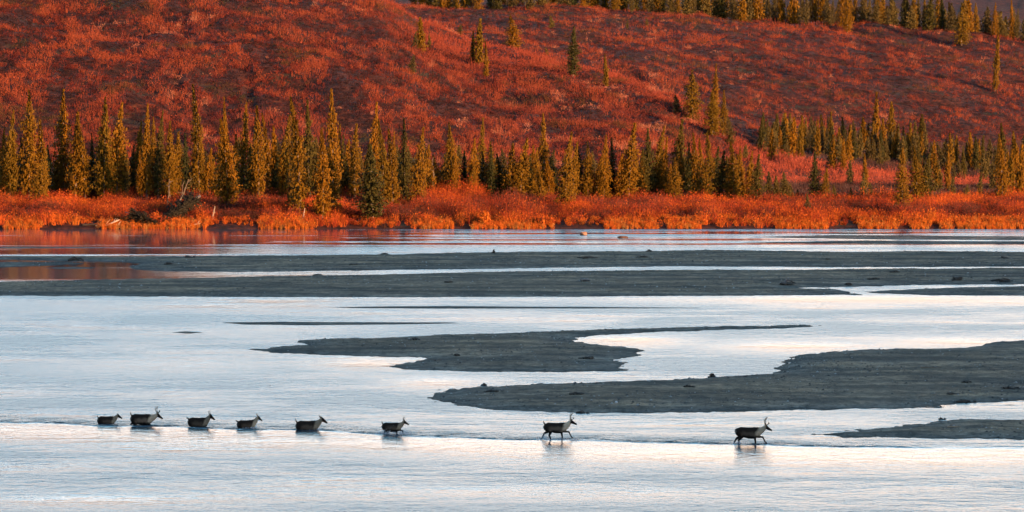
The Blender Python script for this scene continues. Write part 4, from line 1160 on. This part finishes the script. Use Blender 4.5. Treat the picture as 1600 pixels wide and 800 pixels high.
    if at:
        sc, back = at
        o = Vector(hp(.03, .09, 0, 0)[:3])
        for sy in (-1, 1):
            def q(x, y, z):   # rotate by back lean
                cb, sb = math.cos(back), math.sin(back)
                return (o.x + (x * cb - z * sb) * sc, sy * (.035 + y * sc * 1.35), o.z + (x * sb + z * cb) * sc)
            ch = [([q(0, 0, -.02), q(-.06, .05, .10), q(-.12, .12, .24), q(-.10, .17, .38), q(-.02, .17, .50), q(.06, .14, .57)], [.018, .016, .014, .013, .011, .006])]
            if sc > .55:
                ch.append(([q(-.10, .16, .36), q(-.17, .17, .44), q(-.19, .17, .50)], [.011, .008, .005]))
                ch.append(([q(-.02, .17, .50), q(-.05, .16, .58), q(-.04, .15, .63)], [.010, .007, .004]))
                ch.append(([q(-.01, .02, .03), q(.09, .03, .10), q(.15, .03, .19), q(.14, .03, .26)], [.014, .012, .011, .005]))
                ch.append(([q(.10, .03, .11), q(.19, .03, .14), q(.21, .03, .19)], [.010, .008, .004]))
            V = []; Fc = []
            for pts, rad in ch:
                v, f = tube_np(pts, [r_ * 1.5 for r_ in rad], 7); oo = len(V); V += [tuple(a_) for a_ in v]; Fc += [tuple(i + oo for i in t_) for t_ in f]
            am = bpy.data.meshes.new('antler'); am.from_pydata(V, [], Fc)
            for p in am.polygons: p.use_smooth = True
            link('antler', am, M['antler'], root)
    tag(root, label, 'caribou', 'caribou wading across the river in a line')
    return root

F_DOWN = [(.34, .74), (.33, .60), (.37, .36), (.36, .13), (.40, .03)]
F_FWD = [(.38, .74), (.46, .62), (.74, .60), (.86, .36), (.92, .27)]
F_FWD2 = [(.38, .74), (.44, .60), (.66, .42), (.68, .18), (.74, .10)]
H_DOWN = [(-.48, .80), (-.38, .62), (-.56, .43), (-.52, .13), (-.48, .03)]
H_BACK = [(-.50, .80), (-.46, .62), (-.72, .50), (-.86, .24), (-.90, .14)]
H_FWD = [(-.44, .80), (-.30, .62), (-.40, .40), (-.30, .14), (-.25, .05)]
H_KICK = [(-.50, .80), (-.42, .64), (-.70, .60), (-.88, .40), (-.94, .32)]
def put(u0, u1, vwater, depth_back, pose, label):
    """u0..u1 rump to nose in px, back stands depth_back px above the water line"""
    y = on_water((u0 + u1) / 2, vwater)[1]; s = y / F
    x0 = (u0 - 800) * s; L = (u1 - u0) * s
    hx = pose.get('head', (0, 0, 0))[0]
    sc = L / (1.27 + hx + .76)
    x = x0 + .76 * sc
    zk = pose.get('zk', 1.0)
    z = depth_back * s - 1.13 * sc * zk
    return caribou((x, y, z), (sc, sc, sc * zk), pose, label, rz=R({'150.5': 6, '202': -9, '291.5': -14, '369': 10, '461': -5, '595.5': -12, '849': -10, '1149.5': -13}[str(u0)])), (x, y, sc)
put(150.5, 190, 662, 11.5, dict(zk=1.25, FL=F_DOWN, FR=F_FWD2, HL=H_BACK, HR=H_DOWN, head=(-.02, -.02, -.42), tail='up', mane=.55, flank=.7), 'antlerless caribou calf, last in the wading line')
put(202, 255, 664, 17, dict(zk=1.12, FL=F_DOWN, FR=F_FWD2, HL=H_KICK, HR=H_DOWN, head=(.08, -.10, -.50), tail='up', antlers=(.72, .25), mane=.95, flank=1.4), 'pale-necked antlered caribou, second from the rear of the line')
put(291.5, 337, 666.5, 14, dict(zk=1.22, FL=F_DOWN, FR=F_DOWN, HL=H_BACK, HR=H_DOWN, head=(-.06, .04, -.5), tail='back', antlers=(.45, .5), mane=.5, flank=.8), 'dark caribou with short thin antlers, third from the rear')
put(369, 410, 668.5, 12, dict(zk=1.25, FL=F_FWD2, FR=F_DOWN, HL=H_DOWN, HR=H_DOWN, head=(-.02, .10, -.5), tail='back', antlers=(.42, .7), mane=.75, flank=.7), 'small caribou with spike antlers and grey neck, fourth from the rear')
put(461, 512, 671.5, 14, dict(zk=1.2, FL=F_DOWN, FR=F_DOWN, HL=H_DOWN, HR=H_DOWN, head=(.02, .02, -.45), tail='up', antlers=(.45, 1.1), mane=.55, flank=.9), 'caribou with swept back spikes swimming belly deep in mid line')
put(595.5, 640, 678, 17.5, dict(zk=1.06, FL=[(.38, .74), (.46, .66), (.74, .60), (.76, .36), (.70, .22)], FR=F_DOWN, HL=H_FWD, HR=H_DOWN, head=(-.02, .0, -.4), tail='up', antlers=(.5, .25), mane=.6, flank=.9), 'splashing caribou lifting a foreleg, third from the front')
put(849, 902.5, 687, 26.5, dict(FL=F_FWD, FR=F_DOWN, HL=H_BACK, HR=H_FWD, head=(-.02, .02, -.38), tail='up', antlers=(.72, -.05), mane=1.25, flank=1.2), 'white-necked antlered caribou stepping high, second in the line')
put(1149.5, 1208.5, 693, 25.5, dict(FL=F_FWD, FR=F_DOWN, HL=H_BACK, HR=H_DOWN, head=(.02, -.04, -.42), tail='down', antlers=(.78, .02), mane=.9, flank=.9), 'leading caribou with the tallest antlers and dark legs')

# splashes: droplets and foam thrown up by the legs
def splash(u, v, w, h, n, label, seed):
    x, y = on_water(u, v); rr = np.random.default_rng(seed)
    bm = bmesh.new()
    for i in range(int(n * 2.5)):
        px_, py_ = rr.normal(0, w / 2.6), rr.normal(0, .12); pz = abs(rr.normal(0, h * .5)) * max(0.15, 1 - abs(px_) / w)
        r = rr.uniform(.006, .017)
        bmesh.ops.create_icosphere(bm, subdivisions=1, radius=r, matrix=Matrix.Translation((px_, py_, pz)) @ Matrix.Diagonal((1.6, 1, 1.0, 1)))
    me = bpy.data.meshes.new('splash'); bm.to_mesh(me); bm.free()
    o = link('water_splash', me, M['foam']); o.location = (x, y, 0.0); tag(o, label, 'splash', kind='stuff')
splash(611, 678, 1.0, .34, 150, 'white spray under the splashing caribou', 1)
splash(601, 678, .6, .25, 60, 'spray behind the splashing caribou', 11)
splash(875, 687, .6, .12, 40, 'small spray under the white-necked caribou', 12)
splash(1155, 693, .5, .14, 40, 'small spray at the hind legs of the leading caribou', 13)
splash(633, 678.5, .5, .2, 50, 'spray at the lifted foreleg of the splashing caribou', 2)
splash(851, 687, .5, .3, 60, 'spray at the hind legs of the white-necked caribou', 3)
splash(898, 688.5, .3, .1, 25, 'small spray at its forefoot', 4)
splash(214, 663.5, .5, .12, 30, 'small spray behind the second caribou from the rear', 5)
splash(497, 671.5, .5, .1, 40, 'spray before the chest of the swimming caribou', 6)
splash(1199, 693, .3, .08, 20, 'small spray at the leading caribou forefoot', 7)
splash(392, 668.8, .6, .08, 30, 'low spray at the small caribou', 8)
